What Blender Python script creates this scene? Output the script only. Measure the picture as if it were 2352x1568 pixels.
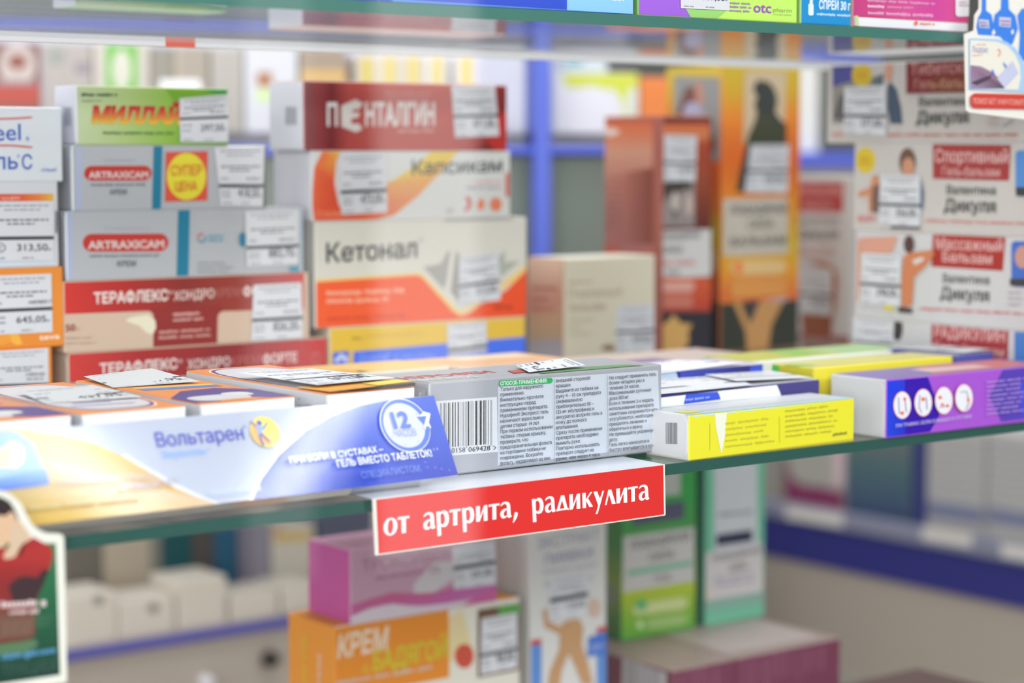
import bpy, bmesh, math, random
from mathutils import Vector, Matrix
from mathutils.geometry import tessellate_polygon
for o in list(bpy.data.objects): bpy.data.objects.remove(o)
SC = bpy.context.scene; COL = SC.collection
random.seed(7)

# ------------------------------------------------------------------ camera
FPX = 4853.0; HORIZON = 354.0; VPX = 7465.0        # focal length (px), horizon row, vanishing column of the shelf direction
PITCH = math.atan((784 - HORIZON) / FPX)
YAW = math.atan((VPX - 1176) / math.hypot(FPX, 784 - HORIZON))
EYE = Vector((0, 0, 1.45))
FH = Vector((math.cos(YAW), math.sin(YAW), 0)); RT = Vector((math.sin(YAW), -math.cos(YAW), 0)); Z1 = Vector((0, 0, 1))
FW = FH * math.cos(PITCH) - Z1 * math.sin(PITCH); UPV = FH * math.sin(PITCH) + Z1 * math.cos(PITCH)
cam = bpy.data.cameras.new('camera'); camo = bpy.data.objects.new('camera', cam); COL.objects.link(camo)
M = Matrix((RT, UPV, -FW)).transposed().to_4x4(); M.translation = EYE; camo.matrix_world = M
cam.sensor_width = 36; cam.lens = FPX / 2352 * 36; cam.clip_start = 0.01
cam.dof.use_dof = True; cam.dof.focus_distance = 0.94; cam.dof.aperture_fstop = 5.6
SC.camera = camo
SC.view_settings.view_transform = 'Standard'; SC.view_settings.look = 'None'
SC.view_settings.gamma = 1; SC.view_settings.use_curve_mapping = False; SC.view_settings.exposure = 0.13
SC.cycles.use_denoising = True
SC.cycles.transparent_max_bounces = 24; SC.cycles.max_bounces = 8; SC.cycles.caustics_reflective = False

# ------------------------------------------------------------------ light
W = bpy.data.worlds.new('world'); SC.world = W; W.use_nodes = True
W.node_tree.nodes['Background'].inputs[0].default_value = (0.97, 0.98, 1.0, 1)
WN = W.node_tree; tc = WN.nodes.new('ShaderNodeTexCoord'); sx = WN.nodes.new('ShaderNodeSeparateXYZ'); cr = WN.nodes.new('ShaderNodeFloatCurve')   # bright walls of the shop around, dimmer ceiling and floor
mp = WN.nodes.new('ShaderNodeMapRange'); mp.inputs[1].default_value = -1; mp.inputs[2].default_value = 1
cv = cr.mapping.curves[0]; cv.points[0].location = (0, .50); cv.points[1].location = (1, .42); cv.points.new(.5, .92); cv.points.new(.36, .72); cv.points.new(.68, .80); cr.mapping.update()
WN.links.new(tc.outputs['Generated'], sx.inputs[0]); WN.links.new(sx.outputs['Z'], mp.inputs[0]); WN.links.new(mp.outputs[0], cr.inputs['Value']); WN.links.new(cr.outputs[0], WN.nodes['Background'].inputs[1])
def area(name, loc, aim, sx, sy, power, col=(1, 1, 1)):
    l = bpy.data.lights.new(name, 'AREA'); l.shape = 'RECTANGLE'; l.size = sx; l.size_y = sy; l.energy = power; l.color = col
    o = bpy.data.objects.new(name, l); COL.objects.link(o); o.location = loc
    o.rotation_euler = (Vector(aim) - Vector(loc)).to_track_quat('-Z', 'Y').to_euler(); return o
t1 = area('ceiling_tube', (1.31, -.58, 2.75), (1.31, -.58, 0), 0.06, 0.36, 1.5); t1.rotation_euler = (0, 0, math.radians(45))
t2 = area('ceiling_tube', (1.632, -.57, 2.75), (1.632, -.57, 0), 0.09, 0.40, 3.2); t2.rotation_euler = (0, 0, math.radians(-16))
area('fill_light', (-1.1, -1.5, 1.9), (0.7, 0.9, 1.35), 1.6, 1.6, 66)  # added soft key for carton fronts and ends, no window there
area('fill_light', (1.3, -2.2, 2.75), (0.9, 0.9, 1.3), 2.6, 0.8, 60)  # added broad fill high behind the viewer for the front faces
area('fill_light', (-1.5, .35, 1.75), (0.7, 1.0, 1.38), 1.0, 1.0, 16)  # added side fill to brighten the carton ends
area('shop_window', (2.55, -2.34, 1.25), (2.55, 0, 1.25), 0.26, 1.3, 1.6)
area('shop_window', (2.19, -2.34, 1.25), (2.19, 0, 1.25), 0.15, 1.3, 0.5)
area('ceiling_light', (1.2, 1.25, 2.75), (1.1, 1.6, 1.2), 2.0, 0.4, 26)

# ------------------------------------------------------------------ materials
def lin(c):
    r = []
    for v in c[:3]:
        v = max(0.0, min(1.0, v / 255.0))
        r.append(v / 12.92 if v <= 0.04045 else ((v + 0.055) / 1.055) ** 2.4)
    return (r[0], r[1], r[2], 1.0)
MAT = {}
def mat(name, rough=0.4, metal=0.0, spec=0.5, bump=0.0, coat=0.0):
    m = bpy.data.materials.new(name); m.use_nodes = True; nt = m.node_tree; p = nt.nodes['Principled BSDF']
    a = nt.nodes.new('ShaderNodeVertexColor'); a.layer_name = 'Col'
    n = nt.nodes.new('ShaderNodeTexNoise'); n.inputs['Scale'].default_value = 180; n.inputs['Detail'].default_value = 2
    mx = nt.nodes.new('ShaderNodeMapRange'); mx.inputs[3].default_value = rough * 0.85; mx.inputs[4].default_value = rough * 1.15
    nt.links.new(n.outputs['Fac'], mx.inputs[0]); nt.links.new(mx.outputs[0], p.inputs['Roughness'])
    nt.links.new(a.outputs['Color'], p.inputs['Base Color'])
    p.inputs['Metallic'].default_value = metal; p.inputs['Specular IOR Level'].default_value = spec
    p.inputs['Coat Weight'].default_value = coat; p.inputs['Coat Roughness'].default_value = 0.12
    if bump:
        b = nt.nodes.new('ShaderNodeBump'); b.inputs['Strength'].default_value = bump; b.inputs['Distance'].default_value = 0.0004
        nt.links.new(n.outputs['Fac'], b.inputs['Height']); nt.links.new(b.outputs[0], p.inputs['Normal'])
    MAT[name] = m; return m
mat('carton', 0.42, 0, 0.35); mat('foil', 0.40, 0.30, 0.5); mat('paper', 0.65, 0, 0.25, 0.15)
mat('gloss_card', 0.095, 0, 0.5, 0, 0.0); mat('paint', 0.5, 0, 0.3); mat('metal', 0.3, 1.0); mat('sign_card', 0.35, 0, 0.4)
def glass(name, tint, edge=False):
    m = bpy.data.materials.new(name); m.use_nodes = True; nt = m.node_tree; nt.nodes.clear()
    out = nt.nodes.new('ShaderNodeOutputMaterial'); mix = nt.nodes.new('ShaderNodeMixShader')
    t = nt.nodes.new('ShaderNodeBsdfTransparent'); t.inputs[0].default_value = tint
    g = nt.nodes.new('ShaderNodeBsdfGlossy'); g.inputs['Roughness'].default_value = 0.015
    fr = nt.nodes.new('ShaderNodeFresnel'); geo = nt.nodes.new('ShaderNodeNewGeometry')
    mr = nt.nodes.new('ShaderNodeMapRange'); mr.inputs[3].default_value = 1.5; mr.inputs[4].default_value = 1 / 1.5
    nt.links.new(geo.outputs['Backfacing'], mr.inputs[0]); nt.links.new(mr.outputs[0], fr.inputs['IOR'])
    nt.links.new(fr.outputs[0], mix.inputs[0]); nt.links.new(t.outputs[0], mix.inputs[1]); nt.links.new(g.outputs[0], mix.inputs[2])
    nt.links.new(mix.outputs[0], out.inputs[0]); MAT[name] = m
glass('clear_glass', (0.985, 0.995, 0.99, 1)); glass('pane_glass', (0.99, 0.995, 0.995, 1))
mat('glass_edge', 0.22, 0, 0.6)

# ------------------------------------------------------------------ mesh building
def ray(px, py): return FW + RT * ((px - 1176) / FPX) - UPV * ((py - 784) / FPX)
def on_plane(px, py, p, n):
    d = ray(px, py); return EYE + d * ((p - EYE).dot(n) / d.dot(n))
def atY(px, py, y): return on_plane(px, py, Vector((0, y, 0)), Vector((0, 1, 0)))
def atX(px, py, x): return on_plane(px, py, Vector((x, 0, 0)), Vector((1, 0, 0)))
def atZ(px, py, z): return on_plane(px, py, Vector((0, 0, z)), Vector((0, 0, 1)))
def atD(px, py, d): return EYE + ray(px, py) * d

class MB:
    def __init__(s, mat='carton'): s.v = []; s.f = []; s.c = []; s.mi = []; s.mats = [mat]
    def slot(s, m):
        if m is None: return 0
        if m not in s.mats: s.mats.append(m)
        return s.mats.index(m)
    def poly(s, pts, col, m=None):
        b = len(s.v); s.v += [Vector(p) for p in pts]; s.f.append(tuple(range(b, b + len(pts))))
        s.c.append([lin(c) for c in col] if isinstance(col[0], (tuple, list)) else [lin(col)] * len(pts)); s.mi.append(s.slot(m))
    def tess(s, loops, col, m=None):
        flat = [p for l in loops for p in l]; b = len(s.v); s.v += [Vector(p) for p in flat]
        for t in tessellate_polygon([[Vector(p) for p in l] for l in loops]):
            s.f.append(tuple(b + i for i in t)); s.mi.append(s.slot(m))
            s.c.append([lin(col[i]) for i in t] if isinstance(col[0], (tuple, list)) else [lin(col)] * 3)
    def raw(s, vs, fs, col, m=None):
        b = len(s.v); s.v += [Vector(p) for p in vs]
        for f in fs:
            s.f.append(tuple(b + i for i in f)); s.mi.append(s.slot(m))
            s.c.append([lin(col[i]) for i in f] if isinstance(col, list) else [lin(col)] * len(f))
    def box(s, O, ux, uy, uz, L, D, H, cols, m=None, bev=0.0005):
        bm = bmesh.new(); bmesh.ops.create_cube(bm, size=1)
        for v in bm.verts: v.co = Vector(((v.co.x + .5) * L, (v.co.y + .5) * D, (v.co.z + .5) * H))
        if bev: bmesh.ops.bevel(bm, geom=bm.edges[:], offset=min(bev, L / 4, D / 4, H / 4), segments=1, affect='EDGES')
        bm.normal_update(); b = len(s.v)
        base = cols if isinstance(cols, dict) else {'all': cols}
        s.v += [O + ux * v.co.x + uy * v.co.y + uz * v.co.z for v in bm.verts]; bm.verts.index_update()
        for f in bm.faces:
            n = f.normal; k = max((abs(n.x), 'right' if n.x > 0 else 'left'), (abs(n.y), 'back' if n.y > 0 else 'front'), (abs(n.z), 'top' if n.z > 0 else 'bottom'))[1]
            s.f.append(tuple(b + v.index for v in f.verts)); s.c.append([lin(base.get(k, base.get('all')))] * len(f.verts)); s.mi.append(s.slot(m))
        bm.free()
    def lathe(s, base, prof, col, n=24, m=None, axis=Z1):
        ax = axis.normalized(); a = ax.orthogonal().normalized(); c = ax.cross(a); b = len(s.v)
        for r, h in prof:
            for k in range(n): s.v.append(base + ax * h + (a * math.cos(6.28318 * k / n) + c * math.sin(6.28318 * k / n)) * r)
        for i in range(len(prof) - 1):
            for k in range(n):
                s.f.append((b + i * n + k, b + i * n + (k + 1) % n, b + (i + 1) * n + (k + 1) % n, b + (i + 1) * n + k)); s.c.append([lin(col)] * 4); s.mi.append(s.slot(m))
    def build(s, name, loc, parent=None):
        me = bpy.data.meshes.new(name); loc = Vector(loc)
        me.from_pydata([v - loc for v in s.v], [], s.f)
        ca = me.color_attributes.new('Col', 'FLOAT_COLOR', 'CORNER'); flat = [x for f in s.c for c in f for x in c]
        ca.data.foreach_set('color', flat); me.polygons.foreach_set('material_index', s.mi)
        for k in s.mats: me.materials.append(MAT[k])
        o = bpy.data.objects.new(name, me); COL.objects.link(o)
        if parent: o.parent = parent; o.location = loc - parent.location
        else: o.location = loc
        return o
def meta(o, label, cat, group=None, kind=None):
    if label: o['label'] = label
    if cat: o['category'] = cat
    if group: o['group'] = group
    if kind: o['kind'] = kind
    return o

# ------------------------------------------------------------------ print on a flat face
FONT = {}
def area2(p): return sum(p[i - 1][0] * p[i][1] - p[i][0] * p[i - 1][1] for i in range(len(p))) / 2
def inside(q, p):
    r = False
    for (x0, y0), (x1, y1) in zip(p, p[1:] + p[:1]):
        if (y0 > q[1]) != (y1 > q[1]) and q[0] < (x1 - x0) * (q[1] - y0) / (y1 - y0) + x0: r = not r
    return r
def fatten(p, d):                                             # move an outline along its mitred normals
    n = len(p); out = []
    for i in range(n):
        a, b, c = p[i - 1], p[i], p[(i + 1) % n]
        e1 = Vector((b[0] - a[0], b[1] - a[1])); e2 = Vector((c[0] - b[0], c[1] - b[1]))
        if e1.length < 1e-7 or e2.length < 1e-7: out.append(b); continue
        e1.normalize(); e2.normalize(); m = Vector((e1.y + e2.y, -e1.x - e2.x))
        if m.length < .3: out.append(b); continue
        m.normalize(); k = d / max(.5, m.dot(Vector((e1.y, -e1.x)))); out.append((b[0] + m.x * k, b[1] + m.y * k))
    return out
def glyphs(s, bold):
    k = (s, bold)
    if k not in FONT:
        cu = bpy.data.curves.new('lettering', 'FONT'); cu.body = s; cu.resolution_u = 3; cu.fill_mode = 'NONE'
        o = bpy.data.objects.new('lettering', cu); COL.objects.link(o); bpy.context.view_layer.update()
        me = o.evaluated_get(bpy.context.evaluated_depsgraph_get()).to_mesh()
        nb = {}
        for e in me.edges:
            a, b = e.vertices; nb.setdefault(a, []).append(b); nb.setdefault(b, []).append(a)
        seen = set(); cs = []
        for i in range(len(me.vertices)):
            if i in seen or i not in nb: continue
            L = [i]; seen.add(i)
            while True:
                nx = [j for j in nb[L[-1]] if j not in seen]
                if not nx: break
                j = min(nx) if len(L) == 1 else nx[0]; L.append(j); seen.add(j)
            p = []
            for j in L:
                q = (me.vertices[j].co.x, me.vertices[j].co.y)
                if not p or abs(q[0] - p[-1][0]) + abs(q[1] - p[-1][1]) > 1e-5: p.append(q)
            if len(p) > 2 and abs(area2(p)) > 1e-6: cs.append(p)
        bpy.data.objects.remove(o); bpy.data.curves.remove(cu)
        out2 = []
        for p in cs:                                              # the outermost contour around a point tells which way outlines run in its font
            c = [q for q in cs if q is p or inside(p[0], q)]
            out2.append(p if area2(max(c, key=lambda q: abs(area2(q)))) > 0 else p[::-1])
        cs = out2                                                 # outlines now run counter-clockwise, holes clockwise
        if bold: cs = [fatten(p, bold) for p in cs]
        groups = []                                               # outlines that share a letter
        for p in sorted(cs, key=lambda p: min(q[0] for q in p)):
            lo, hi = min(q[0] for q in p), max(q[0] for q in p)
            if groups and lo < groups[-1][1]: groups[-1][0].append(p); groups[-1][1] = max(hi, groups[-1][1])
            else: groups.append([[p], hi])
        vs, fs = [], []
        for g, _ in groups:                                       # non-zero winding fill, band by band (the outlines overlap themselves)
            ed = [(p[i - 1], p[i]) for p in g for i in range(len(p)) if abs(p[i - 1][1] - p[i][1]) > 1e-6]
            ys = sorted({round(q[1], 3) for p in g for q in p}); yb = []
            for y in ys:
                if not yb or y - yb[-1] > .004: yb.append(y)
            yy = yb[:1]
            for y in yb[1:]:
                n = max(1, int((y - yy[-1]) / .12 + .5)); y0 = yy[-1]; yy += [y0 + (y - y0) * (i + 1) / n for i in range(n)]
            for ya, yc in zip(yy, yy[1:]):
                ym = (ya + yc) / 2; cr = []
                for A, B in ed:
                    if (A[1] > ym) != (B[1] > ym):
                        m = (B[0] - A[0]) / (B[1] - A[1]); f_ = lambda y: A[0] + m * (min(max(y, min(A[1], B[1])), max(A[1], B[1])) - A[1])
                        cr.append((A[0] + m * (ym - A[1]), f_(ya), f_(yc), 1 if B[1] > A[1] else -1))
                cr.sort(); w = 0
                for c in cr:
                    if w == 0: st = c
                    w += c[3]
                    if w == 0 and c[0] - st[0] > 1e-5:
                        b = len(vs); vs += [(st[1], ya), (c[1], ya), (c[2], yc), (st[2], yc)]; fs.append((b, b + 1, b + 2, b + 3))
        x0 = min(v[0] for v in vs); x1 = max(v[0] for v in vs)
        FONT[k] = ([((x - x0), y) for x, y in vs], fs, x1 - x0)
    return FONT[k]
LAY = 0.00006; CAPH = 0.728
class Face:
    def __init__(s, mb, P, U, V): s.mb = mb; s.P = Vector(P); s.U = Vector(U).normalized(); s.V = Vector(V).normalized(); s.N = s.U.cross(s.V); s.z = 0; s.x = None
    def w(s, px, py, lay=1):
        p = on_plane(px, py, s.P, s.N)
        if s.x:                                               # printing stays on its face
            d = p - s.P; u, v = d.dot(s.U), d.dot(s.V); u = min(max(u, s.x[0]), s.x[1]); v = min(max(v, s.x[2]), s.x[3]); p = s.P + s.U * u + s.V * v
        return p + s.N * (lay * LAY)
    def nx(s): s.z += 1; return s.z
    def q(s, pts, col, m=None):
        l = s.nx(); s.mb.poly([s.w(*p, l) for p in pts], col, m)
    def t(s, loops, col, m=None):
        l = s.nx()
        if not isinstance(loops[0][0], (tuple, list)): loops = [loops]
        s.mb.tess([[s.w(*p, l) for p in lp] for lp in loops], col, m)
    def rect(s, x0, y0, x1, y1, col, s0=0, m=None):          # s0: slope dy/dx of its horizontal edges in the photograph
        d = s0 * (x1 - x0); s.q([(x0, y1), (x1, y1 + d), (x1, y0 + d), (x0, y0)], col, m)
    def rr(s, x0, y0, x1, y1, col, s0=0, r=None, n=6):
        r = r or abs(y1 - y0) / 2; pts = []
        for cx, cy, a0 in ((x1 - r, y1 - r, 0), (x0 + r, y1 - r, 90), (x0 + r, y0 + r, 180), (x1 - r, y0 + r, 270)):
            for k in range(n + 1):
                a = math.radians(a0 + 90 * k / n); x = cx + r * math.cos(a); pts.append((x, cy + r * math.sin(a) + s0 * (x - x0)))
        s.t(pts, col)
    def ell(s, cx, cy, rx, ry, col, n=28, m=None): s.t([(cx + rx * math.cos(6.28318 * k / n), cy + ry * math.sin(6.28318 * k / n)) for k in range(n)], col, m)
    def disc(s, cx, cy, r, col, r2=0, a0=0, a1=360, n=48):   # a true circle (or ring, or arc) in the plane; r in metres
        l = s.nx(); c = s.w(cx, cy, l); P = lambda R, a: c + (s.U * math.cos(a) + s.V * math.sin(a)) * R
        A = [math.radians(a0 + (a1 - a0) * k / n) for k in range(n + 1)]
        if r2:
            for i in range(n): s.mb.poly([P(r2, A[i]), P(r, A[i]), P(r, A[i + 1]), P(r2, A[i + 1])], col)
        else: s.mb.poly([P(r, a) for a in A[:-1]], col)
    def line(s, pts, wd, col):
        for (x0, y0), (x1, y1) in zip(pts, pts[1:]):
            L = math.hypot(x1 - x0, y1 - y0) or 1; nx, ny = -(y1 - y0) / L * wd / 2, (x1 - x0) / L * wd / 2
            s.q([(x0 + nx, y0 + ny), (x1 + nx, y1 + ny), (x1 - nx, y1 - ny), (x0 - nx, y0 - ny)], col)
    def vgrad(s, x0, x1, stops, s0=0, m=None):                 # stops: [(y, colour)...] from the top down; a printed gradient
        for (ya, ca), (yb, cb) in zip(stops, stops[1:]):
            d = s0 * (x1 - x0); s.z -= 0 if ya == stops[0][0] else 1
            s.q([(x0, yb), (x1, yb + d), (x1, ya + d), (x0, ya)], [cb, cb, ca, ca], m)
    def hgrad(s, y0, y1, stops, s0=0, m=None):
        x00 = stops[0][0]
        for (xa, ca), (xb, cb) in zip(stops, stops[1:]):
            da, db = s0 * (xa - x00), s0 * (xb - x00); s.z -= 0 if xa == x00 else 1
            s.q([(xa, y1 + da), (xb, y1 + db), (xb, y0 + db), (xa, y0 + da)], [ca, cb, cb, ca], m)
    def text(s, txt, a, b, h, col, bold=0.0, shear=0.0, top=None, m=None):
        vs, fs, wd = glyphs(txt, bold); l = s.nx(); A = s.w(*a, l); B = s.w(*b, l); ex = (B - A) / wd
        hm = (s.w(a[0], a[1] - h, l) - A).length; ey = s.V * (hm / CAPH); sh = s.U * (shear * hm / CAPH)
        pts = [A + ex * x + (ey + sh) * y for x, y in vs]
        s.mb.raw(pts, fs, [tuple(c0 + (c1 - c0) * max(0, min(1, y / CAPH)) for c0, c1 in zip(col, top)) for x, y in vs] if top else col, m)
    def para(s, lines, x0, y0, sp, ref, xr, h, col, bold=0.0):
        sx = (s.w(xr, y0) - s.w(x0, y0)).dot(s.U) / glyphs(ref, bold)[2]; l = s.nx()
        for i, ln in enumerate(lines):
            vs, fs, wd = glyphs(ln, bold); A = s.w(x0, y0 + sp * i, l); hm = (s.w(x0, y0 + sp * i - h, l) - A).length
            s.mb.raw([A + s.U * (x * sx) + s.V * (y * hm / CAPH) for x, y in vs], fs, col)
    def bars(s, x0, x1, y0, y1, n, col, s0=0.0, fill=0.55, ragged=0.25, word=(3, 9), wpx=None):   # fine print too small to read: rows of word-long dashes
        l = s.nx(); sp = (y1 - y0) / n; R = random.Random(int(x0 * 7 + y0 * 13)); u = wpx or sp * 0.55
        for i in range(n):
            x = x0; xe = x1 - (x1 - x0) * R.random() * ragged; yc = y0 + sp * (i + .5)
            while x < xe - u:
                wd = min(u * R.uniform(*word), xe - x); ya = yc + s0 * (x - x0); yb = yc + s0 * (x + wd - x0); hh = sp * fill / 2
                nl = max(1, int(wd / max(1.2, hh * 1.5)))              # letter-like ticks of uneven height
                for j in range(nl):
                    xa = x + wd * j / nl; xb = x + wd * (j + .82) / nl; t0 = hh * R.choice((.6, .6, 1)); b0 = hh * R.choice((.9, .9, .9, 1.3)); dy = ya + (yb - ya) * j / nl; dz = ya + (yb - ya) * (j + .82) / nl
                    s.mb.poly([s.w(xa, dy + b0, l), s.w(xb, dz + b0, l), s.w(xb, dz - t0, l), s.w(xa, dy - t0, l)], col)
                x += wd + u * 0.7
    def barcode(s, x0, x1, y0, y1, col=(60, 62, 70), s0=0.0, n=26):
        l = s.nx(); R = random.Random(int(x0 + y0)); x = x0; u = (x1 - x0) / (n * 3.4)
        while x < x1 - u:
            wd = u * R.choice((1, 1, 2, 3)); ya, yb = s0 * (x - x0), s0 * (x + wd - x0)
            s.mb.poly([s.w(x, y1 + ya, l), s.w(x + wd, y1 + yb, l), s.w(x + wd, y0 + yb, l), s.w(x, y0 + ya, l)], col); x += wd + u * R.choice((1, 2, 2))

class Thing:
    def __init__(s, name, label, cat, loc, mat='carton', group=None):
        s.name = name; s.label = label; s.cat = cat; s.loc = Vector(loc); s.group = group; s.mb = MB(mat); s.kids = []; ALL.append(s); s.kind = None
    def part(s, name, mat='paper', label=None):
        k = Thing.__new__(Thing); k.name = name; k.label = label; k.cat = None; k.loc = s.loc; k.group = None; k.mb = MB(mat); k.kids = []; k.kind = None; s.kids.append(k); return k
    def make(s, parent=None):
        vs = s.mb.v; loc = s.loc if parent is None else (sum(vs, Vector()) / max(1, len(vs)))
        o = s.mb.build(s.name, loc, None); meta(o, s.label, s.cat, s.group, s.kind)
        if parent: o.parent = parent; o.matrix_parent_inverse = Matrix.Translation(-parent.location)
        for k in s.kids: k.make(o)
        return o
ALL = []
def carton(label, O, L, D, H, cols, yaw=0.0, mat='carton', group=None, name='medicine_box', cat='medicine box', flap=None, bev=0.0006):
    O = Vector(O); a = math.radians(yaw); ux = Vector((math.cos(a), math.sin(a), 0)); uy = Vector((-math.sin(a), math.cos(a), 0))
    t = Thing(name, label, cat, O + ux * L / 2 + uy * D / 2, mat, group)
    t.mb.box(O, ux, uy, Z1, L, D, H, cols, None, bev)
    t.F = Face(t.mb, O, ux, Z1); t.Lf = Face(t.mb, O, -uy, Z1); t.T = Face(t.mb, O + Z1 * H, ux, uy)
    e = .0005; t.F.x = (e, L - e, e, H - e); t.Lf.x = (-D + e, -e, e, H - e); t.T.x = (e, L - e, e, D - e)
    t.O, t.ux, t.uy, t.L, t.D, t.H = O, ux, uy, L, D, H
    if flap:                                                  # tucked end flap: a thin board with rounded outer corners on the end
        f = t.part('end_flap', mat); m = 0.0012; w = D - 2 * m; h = H - 2 * m; r = min(w, h) * 0.18; pts = []
        for cx, cz, a0 in ((w - r, r, 270), (w - r, h - r, 0), (r, h - r, 90), (r, r, 180)):
            for k in range(5):
                an = math.radians(a0 + 22.5 * k); pts.append((cx + r * math.cos(an), cz + r * math.sin(an)))
        P = lambda x, z, o: O - uy * -(D - m - x) + Z1 * (m + z) - ux * o
        f.mb.poly([P(x, z, .0004) for x, z in pts], flap)
        for (x, z), (x2, z2) in zip(pts, pts[1:] + pts[:1]): f.mb.poly([P(x, z, 0), P(x2, z2, 0), P(x2, z2, .0004), P(x, z, .0004)], flap)
        t.flapF = Face(f.mb, O - ux * 0.0004, -uy, Z1)
    return t
def tface(t, k):                                              # local (u,v in 0..1) point on the top of a carton
    return lambda u, v: t.O + t.ux * (u * t.L) + t.uy * (v * t.D) + Z1 * (t.H + k * LAY)
def top_poly(t, uv, col, k=1): P = tface(t, k); t.mb.tess([[P(*p) for p in uv]], col)

def tag(t, face, TL, TR, BR, BL, price, band=0.6, old=True, lift=0.0, white=(212, 214, 220), ink=(62, 63, 72), psize=0.16, circle=False, lines=True, name='price_tag', corners=None, bandh=0.06, blank=False):
    k = t.part(name, 'paper'); base = 8 if face is None else face.z + 4
    if corners: c = [Vector(p) for p in corners]; N = (c[1] - c[0]).cross(c[3] - c[0]).normalized() * -1
    else: c = [face.w(*p, base) for p in (TL, TR, BR, BL)]; N = face.N
    def f(u, v, l=0):                                        # u across, v down
        p = (c[0] * (1 - u) + c[1] * u) * (1 - v) + (c[3] * (1 - u) + c[2] * u) * v
        return p + N * (lift * max(0.0, v - 0.35) ** 2 + l * LAY)
    n = 8 if lift else 1
    for i in range(n):
        a, b = i / n, (i + 1) / n
        k.mb.poly([f(0, b), f(1, b), f(1, a), f(0, a)], white); k.mb.poly([f(0, a, -2), f(1, a, -2), f(1, b, -2), f(0, b, -2)], white)
    for e in (0, 1): k.mb.poly([f(e, 0, -2), f(e, 0), f(e, 1), f(e, 1, -2)], white); k.mb.poly([f(0, e, -2), f(0, e), f(1, e), f(1, e, -2)], white)
    R = random.Random(int(abs(c[0].x) * 9999))
    def bar(u0, u1, v, h, col):
        u = u0
        while u < u1 - .02:
            e = min(u1, u + R.uniform(.05, .14)); k.mb.poly([f(u, v + h / 2, 1), f(e, v + h / 2, 1), f(e, v - h / 2, 1), f(u, v - h / 2, 1)], col); u = e + .02
    def txt(s, u0, u1, v, h, col, bold=0.0):
        vs, fs, wd = glyphs(s, bold); k.mb.raw([f(u0 + (u1 - u0) * x / wd, v - h * y / CAPH, 2) for x, y in vs], fs, col)
    g = tuple(x + 95 for x in ink); g2 = tuple(x + 45 for x in ink)
    if lines:
        bar(.10, .92, .07, .028, g); bar(.22, .80, .14, .026, g); bar(.09, .92, band * .53, .03, g2); bar(.27, .70, band * .53 + .065, .028, g2)
    if old: bar(.06, .22, band - .09, .035, g); bar(.62, .92, band - .09, .05, g)
    hb = bandh; nseg = 6
    for i in range(nseg):
        a, b = i / nseg, (i + 1) / nseg; k.mb.poly([f(a, band + hb, 1), f(b, band + hb, 1), f(b, band, 1), f(a, band, 1)], ink)
    if price and band < .85:
        rem = 1 - band - hb; vb = band + hb + rem * .52
        txt(price, .42, .90, vb, psize, ink, .012); bar(.90, .96, vb - .02, .04, g)
        if circle:
            P = [f(.14 + .11 * math.cos(6.283 * i / 24), band + hb + rem * .36 + .085 * math.sin(6.283 * i / 24), 1) for i in range(24)]
            Q = [f(.14 + .095 * math.cos(6.283 * i / 24), band + hb + rem * .36 + .073 * math.sin(6.283 * i / 24), 1) for i in range(24)]
            for i in range(24): k.mb.poly([P[i], P[(i + 1) % 24], Q[(i + 1) % 24], Q[i]], ink)
            txt('СУПЕР', .07, .21, band + hb + rem * .35, .03, ink); txt('цена', .09, .19, band + hb + rem * .5, .03, ink)
        else: bar(.05, .25, band + hb + rem * .25, .04, g); bar(.05, .25, band + hb + rem * .48, .04, g)
        bar(.06, .26, .95, .03, g); bar(.50, .68, .95, .03, g)
    return k

# ------------------------------------------------------------------ setting: glass shelves, front pane, walls
YE = 0.7025; ZS = 1.311; ZU = 1.5105; ZL = 1.085; GT = 0.005
def shelf(z, label, y1=1.28, x1=1.5):
    mb = MB('clear_glass'); L, D = x1 + .25, y1 - YE
    mb.box(Vector((-0.25, YE, z - GT)), Vector((1, 0, 0)), Vector((0, 1, 0)), Z1, L, D, GT, (255, 255, 255), 'clear_glass', 0)
    for i, f in enumerate(mb.f):
        n = (mb.v[f[1]] - mb.v[f[0]]).cross(mb.v[f[2]] - mb.v[f[1]])
        if abs(n.z) < 1e-9 and n.y < 0 and abs(n.x) < 1e-9 and mb.v[f[0]].y < YE + .001: mb.mi[i] = mb.slot('glass_edge'); mb.c[i] = [lin((66, 116, 106) if z > 1.4 else (46, 86, 78))] * 4
    o = mb.build('glass_shelf', (0.6, 1.0, z - GT)); meta(o, label, 'shelf')
    if z > 1.4:                                               # white strip added for the bright rear edge of the upper glass, with one coral label
        k = MB('paint'); k.box(Vector((-0.25, y1, z - GT - .0025)), Vector((1, 0, 0)), Vector((0, 1, 0)), Z1, L, .002, GT + .003, (236, 236, 240), None, .0003); r = k.build('rear_edge_strip', (0.6, y1, z), o)
        k = MB('paper'); k.box(Vector((atY(380, 90, y1).x, y1 - .0003, z - GT - .0024)), Vector((1, 0, 0)), Vector((0, 1, 0)), Z1, .0165, .0003, .0024, (236, 112, 96), None, 0); k.build('price_label', (0.49, y1, z - .007), o)
    return o
shelf(ZS, 'green-edged clear glass shelf carrying the red sign and the carton stacks')
shelf(ZU, 'clear glass shelf at the very top under the blue and lime cartons', .940)
shelf(ZL, 'lowest clear glass shelf under the orange carton and the maroon cartons', 1.13, 1.09)
def structure(name, mb, loc):
    o = mb.build(name, loc); o['kind'] = 'structure'; return o
mb = MB('paint'); mb.box(Vector((-2, 4.2, 0)), Vector((1, 0, 0)), Vector((0, 1, 0)), Z1, 9, .1, 3.0, (120, 124, 118), None, 0); structure('wall_back', mb, (2.5, 4.2, 0))
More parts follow.
